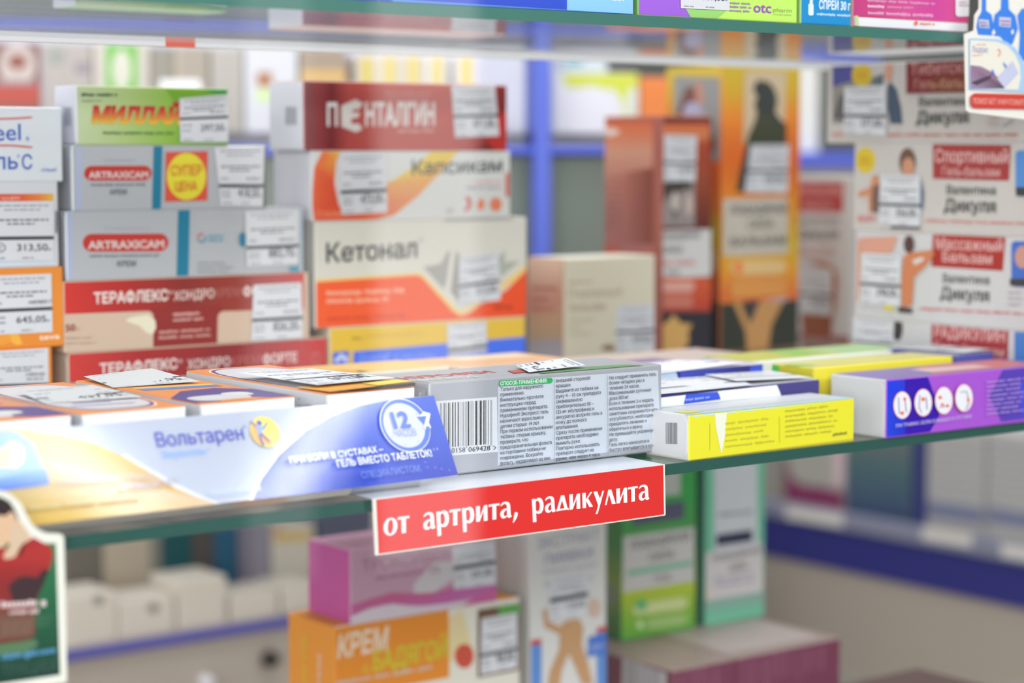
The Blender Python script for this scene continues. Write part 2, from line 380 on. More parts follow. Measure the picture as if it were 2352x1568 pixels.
mb = MB('paint'); mb.box(Vector((5.2, -2.0, 0)), Vector((1, 0, 0)), Vector((0, 1, 0)), Z1, .1, 6.2, 3.0, (175, 172, 168), None, 0); structure('wall_right', mb, (5.2, 1, 0))
mb = MB('paint'); mb.box(Vector((-2, -2.0, -.05)), Vector((1, 0, 0)), Vector((0, 1, 0)), Z1, 9, 6.2, .05, (165, 158, 150), None, 0); structure('floor', mb, (2.5, 1, 0))
X1 = Vector((1, 0, 0)); Y1 = Vector((0, 1, 0))
mb = MB('paint'); mb.box(Vector((-2, -2.5, 0)), X1, Y1, Z1, 9, .1, 3.0, (74, 74, 76), None, 0); structure('wall_front', mb, (2.5, -2.4, 0))
mb = MB('pane_glass'); mb.box(Vector((-0.4, 0.618, 0.9)), X1, Y1, Z1, 2.0, 0.004, 1.2, (255, 255, 255), 'pane_glass', 0); structure('window_1', mb, (0.6, 0.62, 0.95))

# ------------------------------------------------------------------ red sign, folded advertising strip, front row
def smooth(pts, n=3):                                        # closed Catmull-Rom
    out = []; L = len(pts)
    for i in range(L):
        p0, p1, p2, p3 = (Vector(pts[(i + k - 1) % L]) for k in range(4))
        for j in range(n):
            u = j / n; out.append(tuple(0.5 * ((2 * p1) + (p2 - p0) * u + (2 * p0 - 5 * p1 + 4 * p2 - p3) * u * u + (3 * p1 - p0 - 3 * p2 + p3) * u ** 3)))
    return out
def gl(x0, x1, xb, yb, xh, slope, loops, sm=False):           # outlines in sign units: x in 0..1 across the letter, y in x-heights
    r = []
    for lp in loops:
        lp = smooth(lp) if sm else lp
        r.append([((x - x0) / (x1 - x0), (yb + slope * (x - xb) - y) / xh) for x, y in lp])
    return r
def ringpts(rx, ry, n=32): return [(.5 + rx * math.cos(6.28318 * k / n), .5 + ry * math.sin(6.28318 * k / n)) for k in range(n)]
GLY = {
 'о': [ringpts(.5, .53), [(.5 + .205 * math.cos(6.28318 * k / 32) + .02 * math.sin(6.28318 * k / 32), .5 + .43 * math.sin(6.28318 * k / 32)) for k in range(32)]],
 'т': [[(0, .84), (.03, 1), (.97, 1), (1, .86), (.69, .87), (.70, 0), (.35, 0), (.34, .87)]],
 'а': gl(797, 978, 890, 553, 245, -.149, [[(803, 372), (805, 348), (830, 314), (878, 298), (925, 305), (948, 335), (956, 395), (960, 470), (965, 505), (980, 522), (950, 545), (925, 548), (905, 530), (880, 552), (845, 562), (812, 548), (797, 510), (800, 470), (828, 430), (868, 408), (899, 398), (898, 358), (884, 336), (860, 334), (833, 350)], [(898, 428), (872, 444), (853, 478), (853, 508), (868, 524), (890, 518), (902, 503)]], True),
 'р': gl(992, 1182, 1087, 524, 245, -.149, [[(992, 292), (1035, 286), (1048, 290), (1054, 300), (1085, 272), (1120, 268), (1155, 290), (1175, 340), (1182, 400), (1172, 460), (1145, 505), (1105, 522), (1075, 518), (1059, 505), (1065, 650), (1010, 660), (1002, 500)], [(1052, 332), (1072, 313), (1098, 317), (1117, 358), (1122, 410), (1112, 460), (1090, 485), (1068, 480), (1056, 462)]]),
 'и': gl(1585, 1762, 1670, 437, 238, -.149, [[(1585, 212), (1642, 203), (1646, 365), (1708, 196), (1755, 188), (1760, 425), (1703, 432), (1700, 275), (1640, 440), (1590, 446)]]),
 ',': gl(2135, 2212, 2170, 363, 238, -.149, [[(2165, 300), (2190, 287), (2212, 300), (2210, 340), (2190, 390), (2152, 450), (2135, 455), (2150, 400), (2158, 340)]]),
 'д': gl(565, 757, 660, 735.6, 232, -.13, [[(568, 748), (640, 503), (688, 500), (738, 694), (754, 690), (757, 730), (740, 716), (600, 738)], [(620, 706), (654, 575), (691, 696)]]),
 'к': gl(958, 1120, 1040, 686, 232, -.13, [[(958, 466), (1010, 460), (1012, 562), (1080, 452), (1110, 448), (1045, 545), (1120, 672), (1068, 682), (1014, 585), (1016, 690), (965, 695)]]),
 'у': gl(1123, 1285, 1200, 665, 232, -.13, [[(1125, 445), (1180, 438), (1222, 545), (1262, 430), (1285, 427), (1190, 780), (1157, 788), (1195, 655)]]),
 'л': gl(1297, 1462, 1380, 642, 232, -.13, [[(1297, 652), (1350, 415), (1395, 410), (1462, 628), (1405, 637), (1360, 482), (1323, 650)]]),
}
def interp(x, pts):
    for (a, ya), (b, yb) in zip(pts, pts[1:]):
        if x <= b or (b, yb) == pts[-1]: return ya + (yb - ya) * (x - a) / (b - a)
t = Thing('shelf_sign', 'red shelf-edge sign with white Cyrillic lettering hooked under the silver carton', 'sign', (0.55, 0.70, 1.30), 'sign_card')
A = atY(857, 1151, .6985); B = atY(1527, 1071, .6985); C = atY(1529, 1182, .6985); D = atY(863, 1274, .6985)
ztop = ZS + .0009; A.z = B.z = ztop
n = 6                                                          # bent card: lies on the glass, folds over the edge and hangs down
def strip(p, q, r, s_, col, back=None):
    t.mb.poly([p, q, r, s_], col); off = Vector((0, .0004, -.0004)); t.mb.poly([v + off for v in (s_, r, q, p)], back or col)
Ab = Vector((A.x, .742, ztop)); Bb = Vector((B.x + .002, .742, ztop))
strip(A, B, Bb, Ab, (222, 228, 238)); strip(D, C, B, A, (226, 224, 216))
e = .0004
for p, q in ((A, D), (D, C), (C, B)): t.mb.poly([p, q, q + Vector((0, .0009, 0)), p + Vector((0, .0009, 0))], (226, 224, 214))
rp = t.part('red_panel', 'sign_card'); F = Face(rp.mb, A + (D - A) * 0 + Vector((0, -.00015, 0)), X1, Z1)
U = (B - A); Vd = D - A
def sg(u, v, k=0): return A + (B - A) * u + ((D - A) * (1 - u) + (C - B) * u) * v + Vector((0, -.00012 - k * .00006, 0))
rp.mb.poly([sg(.009, .985), sg(.993, .985), sg(.993, .012), sg(.009, .012)], (216, 46, 43))
rp.mb.poly([sg(.009, .985), sg(.993, .985), sg(.993, .985) + Vector((0, .0001, 0)), sg(.009, .985) + Vector((0, .0001, 0))], (216, 46, 43))
base1 = [(850, 1234.8), (928, 1223.4), (1135.5, 1192.4), (1311.7, 1169.9), (1454, 1151.4), (1530, 1141.5)]
xh1 = [(850, 38.6), (928, 38), (1135, 35.9), (1311, 35.2), (1454, 34.4), (1530, 34)]
def place(ch, xl, xr, lay):
    loops = []
    for lp in GLY[ch]:
        L = []
        for u, v in lp:
            px = xl + (xr - xl) * u; py = interp(px, base1) - v * interp(px, xh1); L.append(F.w(px, py, lay))
        loops.append(L)
    rp.mb.tess(loops, (243, 241, 243))
k1 = lambda x: 850 + x / 6.533
k2 = lambda x: 1190 + x / 6.533
for ch, a, b in (('о', 198, 407), ('т', 408, 588), ('а', 797, 978), ('р', 992, 1182), ('т', 1185, 1357), ('р', 1377, 1560), ('и', 1585, 1762), ('т', 1775, 1940), ('а', 1950, 2122), (',', 2135, 2212)): place(ch, k1(a), k1(b), 3)
for i, (ch, a, b) in enumerate((('р', 203, 380), ('а', 398, 560), ('д', 565, 757), ('и', 762, 930), ('к', 958, 1120), ('у', 1123, 1285), ('л', 1297, 1462), ('и', 1467, 1635), ('т', 1640, 1795), ('а', 1805, 1965))): place(ch, k2(a), k2(b), 3 + i % 2)

# folded advertising strip
BR = atY(1052, 1092, .7035); TR = atX(995, 908, BR.x); BL = Vector((0.285, BR.y, BR.z)); Vc = (TR - BR)
t = Thing('advertising_strip', 'glossy white, yellow and blue advertising strip with a 12-hour clock, along the shelf front', 'advertising strip', (BR.x - .1, BR.y, BR.z), 'gloss_card')
TL = BL + Vc; N = X1.cross(Vc.normalized())
NS = 40                                                        # gently wavy glossy card
def cd(u, v, l=0): return BL + (BR - BL) * u + Vc * v + N * (l * LAY)
t.mb.poly([cd(0, 0), cd(1, 0), cd(1, 1), cd(0, 1)], (176, 184, 203))
t.mb.poly([cd(0, 0, -6), cd(0, 1, -6), cd(1, 1, -6), cd(1, 0, -6)], (235, 236, 238))
for p, q in ((cd(1, 0), cd(1, 1)), (cd(1, 1), cd(0, 1)), (cd(0, 0), cd(1, 0))): t.mb.poly([p, q, q - N * 6 * LAY, p - N * 6 * LAY], (226, 229, 236))
fb = t.part('support_fold', 'gloss_card')
f0 = BL + Vector((0, .001, -.0003)); f1 = BR + Vector((-.012, .001, -.0003)); g0 = Vector((f0.x, .7265, ZS + .0006)); g1 = Vector((f1.x, .7265, ZS + .0006)); m0 = Vector((f0.x, .716, ZS + .0006)); m1 = Vector((f1.x, .716, ZS + .0006))
fb.mb.poly([f0, f1, m1, m0], (205, 206, 210)); fb.mb.poly([m0, m1, g1, g0], (225, 226, 228))
fb.mb.poly([f1, f1 + Vector((0, 0, -.0005)), m1 + Vector((0, 0, -.0005)), m1], (205, 206, 210))
F = Face(t.mb, BL, X1, Vc)
yc = (236, 205, 110); oc = (226, 178, 92)
F.t([(-160, 992), (-60, 984), (60, 986), (150, 1000), (220, 1020), (280, 1047), (340, 1083), (400, 1120), (450, 1142), (497, 1157), (400, 1169), (200, 1192), (-160, 1235)], [(206, 204, 190), (206, 204, 190), (206, 198, 160), (204, 190, 112), (202, 180, 90), (200, 170, 80), (200, 162, 76), (202, 160, 82), (206, 168, 108), (208, 180, 144), (206, 172, 104), (200, 164, 66), (200, 164, 66)])
F.t([(497, 1157), (450, 1142), (400, 1120), (340, 1083), (280, 1047), (285, 1041), (345, 1075), (405, 1110), (455, 1134), (507, 1156)], (208, 212, 216))
F.t([(-160, 1000), (0, 992), (40, 994), (75, 1018), (92, 1060), (92, 1078), (-160, 1110)], (170, 200, 240))
F.ell(30, 1045, 26, 32, (240, 205, 205)); F.ell(8, 1052, 22, 24, (236, 226, 190)); F.ell(32, 1058, 12, 14, (238, 238, 240))
F.t([(-160, 1100), (-60, 1096), (20, 1086), (92, 1074), (104, 1078), (112, 1112), (60, 1120), (-60, 1134), (-160, 1140)], [(190, 215, 245), (185, 212, 245), (175, 205, 245), (165, 198, 245), (150, 185, 240), (105, 140, 225), (90, 125, 220), (85, 120, 220), (85, 120, 220)])
F.t([(580, 1148), (600, 1100), (640, 1046), (700, 992), (760, 957), (830, 932), (900, 919), (995, 909), (1022, 995), (1051, 1091), (900, 1111), (740, 1130)], [(36, 74, 190), (30, 72, 196), (28, 72, 198), (34, 80, 202), (44, 92, 204), (52, 98, 206), (56, 94, 204), (54, 88, 200), (42, 78, 196), (14, 48, 174), (20, 58, 182), (28, 70, 192)])
F.t([(580, 1148), (600, 1100), (640, 1046), (700, 992), (760, 957), (752, 952), (692, 985), (630, 1040), (588, 1098), (568, 1150)], (206, 212, 222))
F.text('Вольтарен', (361, 1027.5), (561.5, 1009.6), 33, (78, 84, 190), .004)
F.text('®', (556, 986), (565, 985), 8, (120, 130, 210))
F.text('Эмульгель', (371, 1054), (473, 1044), 17, (140, 180, 242), .006); F.text('®', (474, 1036), (482, 1035), 6, (150, 190, 242))
r = .0066
F.disc(607, 993, r, (224, 212, 95)); F.t([(576, 975), (574, 1000), (585, 1016), (600, 1023), (616, 1024), (628, 1018), (612, 1006), (598, 992), (586, 972)], (232, 175, 95))
F.disc(593, 973, .0011, (80, 90, 190)); F.line([(573, 969), (588, 984), (594, 988)], 3.2, (90, 95, 190)); F.line([(611, 972), (604, 984), (598, 990)], 3, (90, 95, 190))
F.t([(584, 980), (603, 981), (599, 992), (598, 1000), (590, 1002), (588, 992)], (140, 170, 235)); F.line([(593, 1000), (596, 1012), (603, 1026)], 4, (90, 90, 180)); F.line([(596, 998), (604, 1006), (617, 1017)], 3.4, (100, 95, 180))
c = (924, 980)
F.disc(926, 980, .0121, (225, 230, 242)); F.disc(926, 980, .0117, (72, 112, 226)); F.disc(924, 980, .0100, (198, 204, 216))
F.disc(926, 980, .0121, (225, 230, 242), .0117, 20, 340)
F.t([(968, 948), (984, 953), (980, 974), (986, 986), (972, 990), (967, 975), (955, 962)], (214, 220, 236)); F.t([(952, 961), (974, 959), (969, 980)], (72, 112, 226)); F.disc(926, 980, .0117, (72, 112, 226), .0100, -80, -8)
for a in (30, 75, 120, 165, 210, 255, 300, 345):
    p = F.w(924, 980); q = p + (F.U * math.cos(math.radians(a)) + F.V * math.sin(math.radians(a))) * .0088; l = 30; F.mb.poly([q + (F.U * math.cos(6.28 * k / 8) + F.V * math.sin(6.28 * k / 8)) * .00022 + F.N * l * LAY for k in range(8)], (90, 105, 150))
F.z += 8
F.text('12', (899, 988), (938, 985), 36, (76, 116, 226), .035); F.text('ЧАСОВ', (901, 1008), (951, 1005), 16, (120, 145, 215), -.004)
F.text('ПРИ БОЛИ В СУСТАВАХ –', (661, 1070), (874, 1042), 14.5, (232, 238, 250), .022); F.text('ГЕЛЬ ВМЕСТО ТАБЛЕТОК!', (769, 1078), (986.5, 1052.5), 16, (232, 238, 250), .022); F.text('3, 4', (988, 1040), (999, 1038), 5, (200, 210, 245))
F.text('СПЕЦИАЛИСТОМ.', (825, 1104), (962, 1087), 15, (110, 140, 232), -.002)
F.text('ПРИМЕНЕНИЕМ', (480, 1146), (592, 1132), 13, (195, 214, 244)); F.text('ПРИ БОЛИ В СПИНЕ', (132, 1120), (350, 1103), 12, (190, 180, 185), .01); F.text('И МЫШЦАХ', (277, 1131), (404, 1115), 13, (170, 160, 190), .01)
F.bars(60, 330, 1162, 1182, 1, (206, 186, 130), -.11, .5, 0)
for x, y in ((958, 910), (968, 1067), (973, 1079), (1005, 1083), (1023, 1086), (990, 1080), (840, 1063)): F.disc(x, y, .00022, (190, 200, 240), n=8)

# silver carton with instructions
SY = .728
t = carton('silver-grey carton with printed instructions and a barcode, resting on the red sign', (.5195, SY, ztop + .0006), .1325, .042, .0405, {'all': (178, 182, 190), 'front': (172, 176, 185), 'top': (170, 172, 178), 'left': (176, 178, 184), 'bottom': (30, 120, 70)}, mat='foil')
F = t.F; s0 = -.115
F.q([(1143, 1068), (1518, 1024), (1511, 850), (1144, 875)], (210, 218, 230))
F.q([(985, 1050), (1143, 1037.5), (1141, 911), (985, 922)], (226, 230, 236))
for a, w_ in ((1250, 8), (1268, 6), (1305, 14), (1325, 6), (1342, 6), (1375, 22), (1400, 6), (1435, 20), (1472, 14), (1508, 6), (1522, 14), (1557, 6), (1590, 10), (1618, 6), (1634, 6), (1648, 6), (1672, 22), (1705, 6), (1720, 6), (1738, 8), (1785, 24), (1808, 6), (1832, 6), (1855, 26), (1895, 12), (1918, 16), (1945, 6), (1970, 8), (2005, 6), (2020, 6)):
    x = 820 + a / 6.533; w2 = w_ / 13.07; yt = 890 + (232 - (a - 1250) * .065) / 6.533; yb = 890 + ((925 if a in (1634, 1648, 2005, 2020) else 892) - (a - 1400) * .077) / 6.533
    F.z -= 1; F.q([(x - w2, yb), (x + w2, yb), (x + w2, yt), (x - w2, yt)], (30, 31, 38))
F.z += 2
F.text('0158', (1036.6, 1039.8), (1068, 1037.5), 11.5, (35, 36, 44)); F.text('069428', (1075, 1037.2), (1125, 1033.5), 11.5, (35, 36, 44)); F.line([(1132, 1023), (1138, 1027.5), (1132, 1032.5)], 1.2, (35, 36, 44))
F.t([(1144.3, 887), (1264.5, 879.5), (1268.5, 873), (1265.5, 867.5), (1144.5, 874)], (52, 178, 102)); F.text('СПОСОБ ПРИМЕНЕНИЯ:', (1147.5, 884.5), (1255, 877.6), 8.6, (240, 248, 244), .018)
ink = (72, 76, 88)
F.para(['Только для наружного', 'применения.', 'Внимательно прочтите', 'инструкцию перед', 'применением препарата.', 'Нурофен® Экспресс гель', 'назначают взрослым и', 'детям старше 14 лет.', 'При первом использовании', 'тюбика: открыв крышку,', 'проверьте, что', 'предохранительная фольга', 'на горловине тюбика не', 'повреждена. Вскройте', 'фольгу, надавливая на нее'], 1147.5, 897.6, 12.15, 'При первом использовании', 1267, 8.6, ink, .004)
F.para(['внешней стороной', 'крышки.', 'Выдавите из тюбика на', 'руку 4 – 10 см препарата', '(эквивалентно', 'приблизительно 50 –', '125 мг ибупрофена) и', 'аккуратно вотрите гель в', 'кожу до полного', 'впитывания.', 'Сразу после применения', 'препарата необходимо', 'вымыть руки.', 'Повторно использовать', 'препарат следует не', 'ранее, чем через 4 часа.'], 1275.6, 877.5, 12.0, 'Сразу после применения', 1381, 8.5, ink, .004)
F.para(['Не следует применять гель', 'более четырех раз в', 'течение 24 часов.', 'Максимальная суточная', 'доза 500 мг.', 'Если в течение 2-х недель', 'использования препарата', 'симптомы сохраняются или', 'усугубляются, необходимо', 'прекратить лечение и', 'обратиться к врачу.', 'Не превышайте указанную', 'дозу.', 'Гель легко наносится и', 'быстро впитывается в кожу.'], 1397.4, 871, 11.85, 'симптомы сохраняются или', 1507, 8.3, ink, .004)
F.line([(1270.5, 868), (1271.5, 1060)], .8, (150, 156, 166)); F.line([(1392, 860), (1394, 1045)], .8, (150, 156, 166))
F.q([(1245, 1077), (1519, 1046), (1519, 1043), (1245, 1074)], (20, 128, 72))
T = t.T
T.q([(862, 873.2), (985, 881.5), (985, 878.8), (864, 871.2)], (40, 130, 62)); T.text('НУРОФЕН', (930, 871.5), (1140, 855), 5, (200, 60, 55), .03); T.text('ЭКСПРЕСС', (965, 876), (1100, 866), 3, (225, 225, 228), .03)
T.q([(1255, 860), (1512, 843.5), (1440, 838), (1215, 850)], (96, 150, 92)); T.q([(1180, 858), (1270, 851), (1250, 847), (1165, 852)], (190, 80, 70))
lf = t.part('end_flap', 'foil'); P0 = t.O - X1 * .0006
lf.mb.poly([P0 + Vector((0, .002, .002)), P0 + Vector((0, .002, .038)), P0 + Vector((0, .040, .038)), P0 + Vector((0, .040, .002))], (170, 173, 178))
lf.mb.poly([P0 + Vector((-.0003, .0055, .020)), P0 + Vector((-.0003, .0055, .036)), P0 + Vector((-.0003, .0062, .036)), P0 + Vector((-.0003, .0062, .020))], (228, 230, 232))
tp = [T.w(1185, 846, 6), T.w(1300, 838, 6), T.w(1345, 846, 6), T.w(1215, 858, 6)]
tag(t, None, None, None, None, None, '415,00', corners=[tp[1] + Z1 * .0030, tp[2] + Z1 * .0012, tp[3] + Z1 * .0004, tp[0] + Z1 * .0012])
# ------------------------------------------------------------------ four gel cartons lying end-on behind the strip
VC = {'all': (206, 206, 210), 'front': (238, 240, 246), 'top': (222, 138, 74), 'left': (200, 202, 207), 'right': (200, 202, 207)}
def gel(label, x, l, h, y, d, grp=True, kind=0):
    t = carton(label, (x, y, ZS), l, d, h, VC, group='gel cartons lying end-on behind the advertising strip')
    # printed top: orange ground, rounded lilac field with a purple line, dark purple foot with a white tube
    def ov(cu, cv, ru, rv, p=2.6, n=36): return [(cu + ru * abs(math.cos(a)) ** (2 / p) * (1 if math.cos(a) > 0 else -1), cv + rv * abs(math.sin(a)) ** (2 / p) * (1 if math.sin(a) > 0 else -1)) for a in [6.28318 * k / n for k in range(n)]]
    if kind == 0:
        top_poly(t, ov(.48, .5, .475, .475, 3.2), (238, 226, 216), 1); top_poly(t, ov(.48, .5, .462, .462, 3.2), (110, 70, 120), 2); top_poly(t, ov(.48, .5, .435, .44, 3.2), (206, 202, 205), 3)
        top_poly(t, [(.25, .30), (.60, .28), (.60, .26), (.25, .28)], (110, 95, 170), 4); top_poly(t, [(.15, .22), (.72, .19), (.72, .17), (.15, .20)], (120, 110, 180), 4); top_poly(t, [(.1, .55), (.5, .56), (.5, .53), (.1, .52)], (150, 110, 150), 4)
        top_poly(t, [(.3, .48), (.7, .46), (.7, .44), (.3, .46)], (90, 110, 190), 4)
    else:
        top_poly(t, [(0, .03), (1, .005), (1, .30), (.75, .42), (.35, .40), (0, .22)], (84, 62, 130), 1); top_poly(t, ov(.38, .13, .30, .085), (206, 206, 208), 2); top_poly(t, ov(.66, .19, .14, .06), (214, 212, 212), 3); top_poly(t, [(.22, .01), (.75, .01), (.6, .07), (.3, .06)], (226, 150, 96), 3)
        top_poly(t, [(.1, .50), (.9, .46), (.9, .52), (.1, .57)], (70, 130, 200), 2); top_poly(t, [(.1, .57), (.9, .52), (.9, .56), (.1, .62)], (232, 190, 80), 2); top_poly(t, ov(.5, .82, .40, .15), (212, 204, 205), 2)
    for s, k in (('left', -1), ('right', 1)): pass
    ef = t.part('end_flap'); m = .0012
    ef.mb.box(t.O + Vector((m, -.0004, m)), X1, Y1, Z1, l - 2 * m, .0004, h - 2.4 * m, (240, 242, 248), None, .0001)
    return t
v0 = gel('gel carton with plain white end in front of the orange cartons with price tickets', .302, .0585, .0393, .742, .105, kind=1)
v1 = gel('gel carton with faint blue date lettering on its white end, behind the strip', .3648, .0456, .0392, .742, .110)
v1.F.text('Серия / Дата изг. / Годен до / (21)', (198, 966), (380, 953), 7.5, (188, 192, 232))
v2 = gel('gel carton with purple top and white end, behind the yellow emblem of the strip', .4168, .0446, .0393, .742, .112, kind=1)
v3 = gel('gel carton with torn open white end, next to the silver carton', .4684, .0444, .0410, .729, .118)
P = lambda u, v, z: v3.O + Vector((u * v3.L, v * v3.D, v3.H + z))
op = v3.part('top_flap')                                       # its top flap springs up a little
op.mb.poly([P(.02, -.01, .0008), P(.98, -.012, .0022), P(1, .2, .0014), P(0, .2, .0006)], (222, 160, 74)); op.mb.poly([P(.55, -.009, .0019), P(.98, -.011, .0025), P(1, .12, .0018), P(.6, .12, .0014)], (228, 204, 70)); op.mb.poly([P(.02, -.01, .0005), P(.98, -.012, .0019), P(.98, -.010, .0004), P(.02, -.008, .0002)], (50, 48, 50))
v3.Lf.mb.raw([], [], (0, 0, 0))
R1 = v2
rface = Face(v2.mb, v2.O + X1 * v2.L, Y1, Z1)
for tt, u0, v_, z_ in ((v1, .10, .30, .002), (v2, .02, .62, .003)):
    P = lambda u, v, z: tt.O + Vector((u * tt.L, v * tt.D, tt.H + z))
    tag(tt, None, None, None, None, None, '437,95', corners=[P(u0 + .05, v_ + .36, .0018), P(u0 + .75, v_ + .32, .0008 + z_), P(u0 + .82, v_ - .02, .0010), P(u0 - .05, v_ + .03, .0004)], white=(196, 197, 198))
P = lambda u, v, z: v3.O + Vector((u * v3.L, v * v3.D, v3.H + z))
tag(v3, None, None, None, None, None, '612,00', corners=[P(.0, .62, .0028), P(.75, .55, .0032), P(.98, .12, .0026), P(.1, .12, .0022)])
P = lambda u, v, z: v0.O + Vector((u * v0.L, v * v0.D, v0.H + z))
v2.Lf.z = 2
f3 = Face(v3.mb, v3.O, -Y1, Z1); f3.text('and', (684, 918), (690, 917), 6, (120, 122, 150)); f3.text('the leaflet', (684, 934), (715, 932), 6, (110, 112, 145))

# ------------------------------------------------------------------ cartons lying behind the silver carton and along the shelf front
t = carton('flat carton with long cream side and orange-yellow top, lying behind the silver carton', (.520, .873, ZS), .116, .045, .0305, {'all': (214, 208, 196), 'front': (218, 213, 202), 'top': (222, 190, 128)})
top_poly(t, [(.05, .1), (.6, .1), (.5, .7), (.05, .8)], (226, 170, 90)); top_poly(t, [(.55, .1), (.95, .1), (.95, .8), (.6, .7)], (228, 196, 130)); top_poly(t, [(.3, .5), (.7, .4), (.72, .5), (.3, .65)], (232, 205, 120), 2)
t = carton('flat carton with peach top, lying beyond the far end of the silver carton', (.640, .869, ZS), .075, .05, .030, {'all': (216, 200, 180), 'front': (206, 186, 168), 'top': (222, 182, 142)})
top_poly(t, [(.1, .1), (.9, .1), (.9, .5), (.1, .6)], (226, 172, 130)); top_poly(t, [(.3, .6), (.9, .5), (.9, .9), (.3, .9)], (224, 214, 190))
t = carton('yellow carton with a white torn streak, lying on the shelf edge past the red sign', (.6465, .7032, ZS), .1085, .030, .0212, {'all': (214, 214, 210), 'front': (228, 222, 50), 'left': (220, 220, 220), 'top': (196, 202, 210), 'bottom': (200, 190, 60)}, flap=(224, 224, 226))
F = t.F
F.q([(1592, 957.5), (1960, 914), (1960, 910.5), (1592, 954)], (190, 222, 238)); F.t([(1642, 950), (1669, 947), (1668, 965), (1665, 1000), (1657, 1043), (1650, 1010), (1643, 975)], (232, 232, 216))
F.bars(1665, 1780, 966, 1032, 5, (200, 196, 58), -.12, .42, .3); F.bars(1803, 1925, 938, 1008, 6, (192, 188, 56), -.12, .42, .2); F.line([(1630, 972), (1630, 1034)], 1.2, (196, 192, 60)); F.line([(1789, 955), (1790, 1016)], 1.2, (196, 192, 60)); F.bars(1912, 1945, 992, 1003, 1, (150, 145, 60), -.12, .6, 0)
F.q([(1594, 1057), (1958, 1009), (1958, 1006.5), (1594, 1054)], (196, 186, 70))
t.flapF.barcode(1529, 1556, 970, 1019, (110, 112, 118), .02)
T = t.T; top_poly(t, [(.0, .0), (1, 0), (1, .18), (.3, .12), (0, .1)], (176, 214, 236)); top_poly(t, [(.1, .3), (.9, .3), (.9, .9), (.1, .9)], (204, 206, 212)); top_poly(t, [(.02, .15), (.12, .15), (.12, .4), (.02, .45)], (220, 214, 80), 2)
t = carton('navy carton wrapped in white price stickers, lying behind the yellow carton with the torn streak', (.6365, .735, ZS), .1275, .034, .027, {'all': (190, 192, 200), 'front': (66, 60, 122), 'top': (196, 198, 204), 'left': (226, 230, 234)})
F = t.F
F.t([(1500, 935), (1785, 897), (1786, 884), (1500, 915)], (66, 60, 122))
s = t.part('white_sticker', 'paper'); fs = Face(s.mb, t.O + Vector((0, -.0004, 0)), X1, Z1)
fs.t([(1500, 950), (1798, 920), (1792, 903), (1784, 884), (1650, 898), (1500, 915)], (234, 238, 232)); fs.t([(1570, 928), (1655, 917), (1652, 906), (1648, 899), (1575, 906), (1573, 915)], (58, 86, 206)); fs.bars(1574, 1630, 914, 922, 1, (150, 170, 240), -.12, .6, 0)
P = lambda u, v, z: t.O + Vector((u * t.L, v * t.D, t.H + z))
tag(t, None, None, None, None, None, '', corners=[P(.30, .9, .003), P(.72, .9, .002), P(.62, -.05, .0008), P(.02, -.1, .0006)], old=False)
tag(t, None, None, None, None, None, '', corners=[P(.62, .95, .003), P(.98, .95, .002), P(.98, .1, .001), P(.60, .2, .0022)], old=False)
t = carton('dark blue carton with a bright blue patch, third row behind the yellow torn carton', (.640, .775, ZS), .124, .035, .0322, {'all': (52, 52, 130), 'front': (50, 52, 138), 'top': (196, 188, 200), 'left': (214, 226, 240)})
F = t.F
F.t([(1500, 900), (1560, 892), (1558, 870), (1552, 852), (1500, 857)], (196, 216, 240)); F.hgrad(846, 900, [(1562, (70, 84, 190)), (1720, (44, 46, 120))], -.09); F.q([(1722, 872), (1751, 868), (1751, 838), (1722, 842)], (58, 84, 214)); F.text('100 г', (1726, 863), (1748, 860), 9, (180, 195, 245), .01)
P = lambda u, v, z: t.O + Vector((u * t.L, v * t.D, t.H + z))
tag(t, None, None, None, None, None, '', corners=[P(.1, .95, .001), P(.75, .9, .001), P(.88, -.02, .0012), P(.40, -.06, -.0006)], old=False, white=(226, 228, 236))
top_poly(t, [(.0, .2), (.35, .2), (.3, .9), (0, .9)], (150, 120, 150))
t = carton('yellow carton with a green patch on its end, lying behind the purple carton', (.769, .7445, ZS), .106, .030, .0316, {'all': (214, 206, 90), 'front': (228, 214, 62), 'left': (202, 192, 52), 'top': (206, 200, 128)})
F = t.Lf; F.q([(1764, 866), (1790, 870), (1790, 838), (1764, 835)], (88, 200, 92)); F.q([(1752, 868), (1764, 869), (1764, 836), (1752, 834)], (206, 214, 206)); F.q([(1764, 880), (1880, 892), (1880, 868), (1764, 857)], (206, 208, 190))
top_poly(t, [(.08, .2), (.85, .2), (.85, .9), (.08, .9)], (212, 204, 120)); top_poly(t, [(.0, .35), (.12, .3), (.12, .6), (0, .7)], (150, 190, 100), 2)
t = carton('lime and white carton lying flat, furthest row behind the yellow carton with green patch', (.770, .790, ZS), .125, .040, .0312, {'all': (200, 210, 190), 'front': (226, 232, 228), 'top': (196, 200, 120)})
top_poly(t, [(.0, .1), (.4, .1), (.45, .8), (0, .9)], (186, 186, 84)); top_poly(t, [(.35, .3), (.55, .3), (.55, .9), (.35, .9)], (130, 190, 96), 2); top_poly(t, [(.6, .1), (1, .1), (1, .9), (.6, .9)], (170, 206, 150))
t = carton('grey-pink flat carton lying in front of the tall horse cartons', (.700, .86, ZS), .155, .065, .024, {'all': (186, 172, 168), 'front': (190, 178, 176), 'top': (196, 180, 172)})
top_poly(t, [(.0, .1), (.35, .1), (.35, .5), (0, .5)], (206, 188, 168)); top_poly(t, [(.4, .05), (.6, .05), (.6, .5), (.4, .5)], (120, 100, 150))
t = carton('navy-ended carton with a white ticket on top, between the purple carton and sideways stack', (.8775, .7445, ZS), .031, .05, .0318, {'all': (86, 84, 160), 'front': (84, 84, 160), 'top': (190, 190, 206)})
P = lambda u, v, z: t.O + Vector((u * t.L, v * t.D, t.H + z))
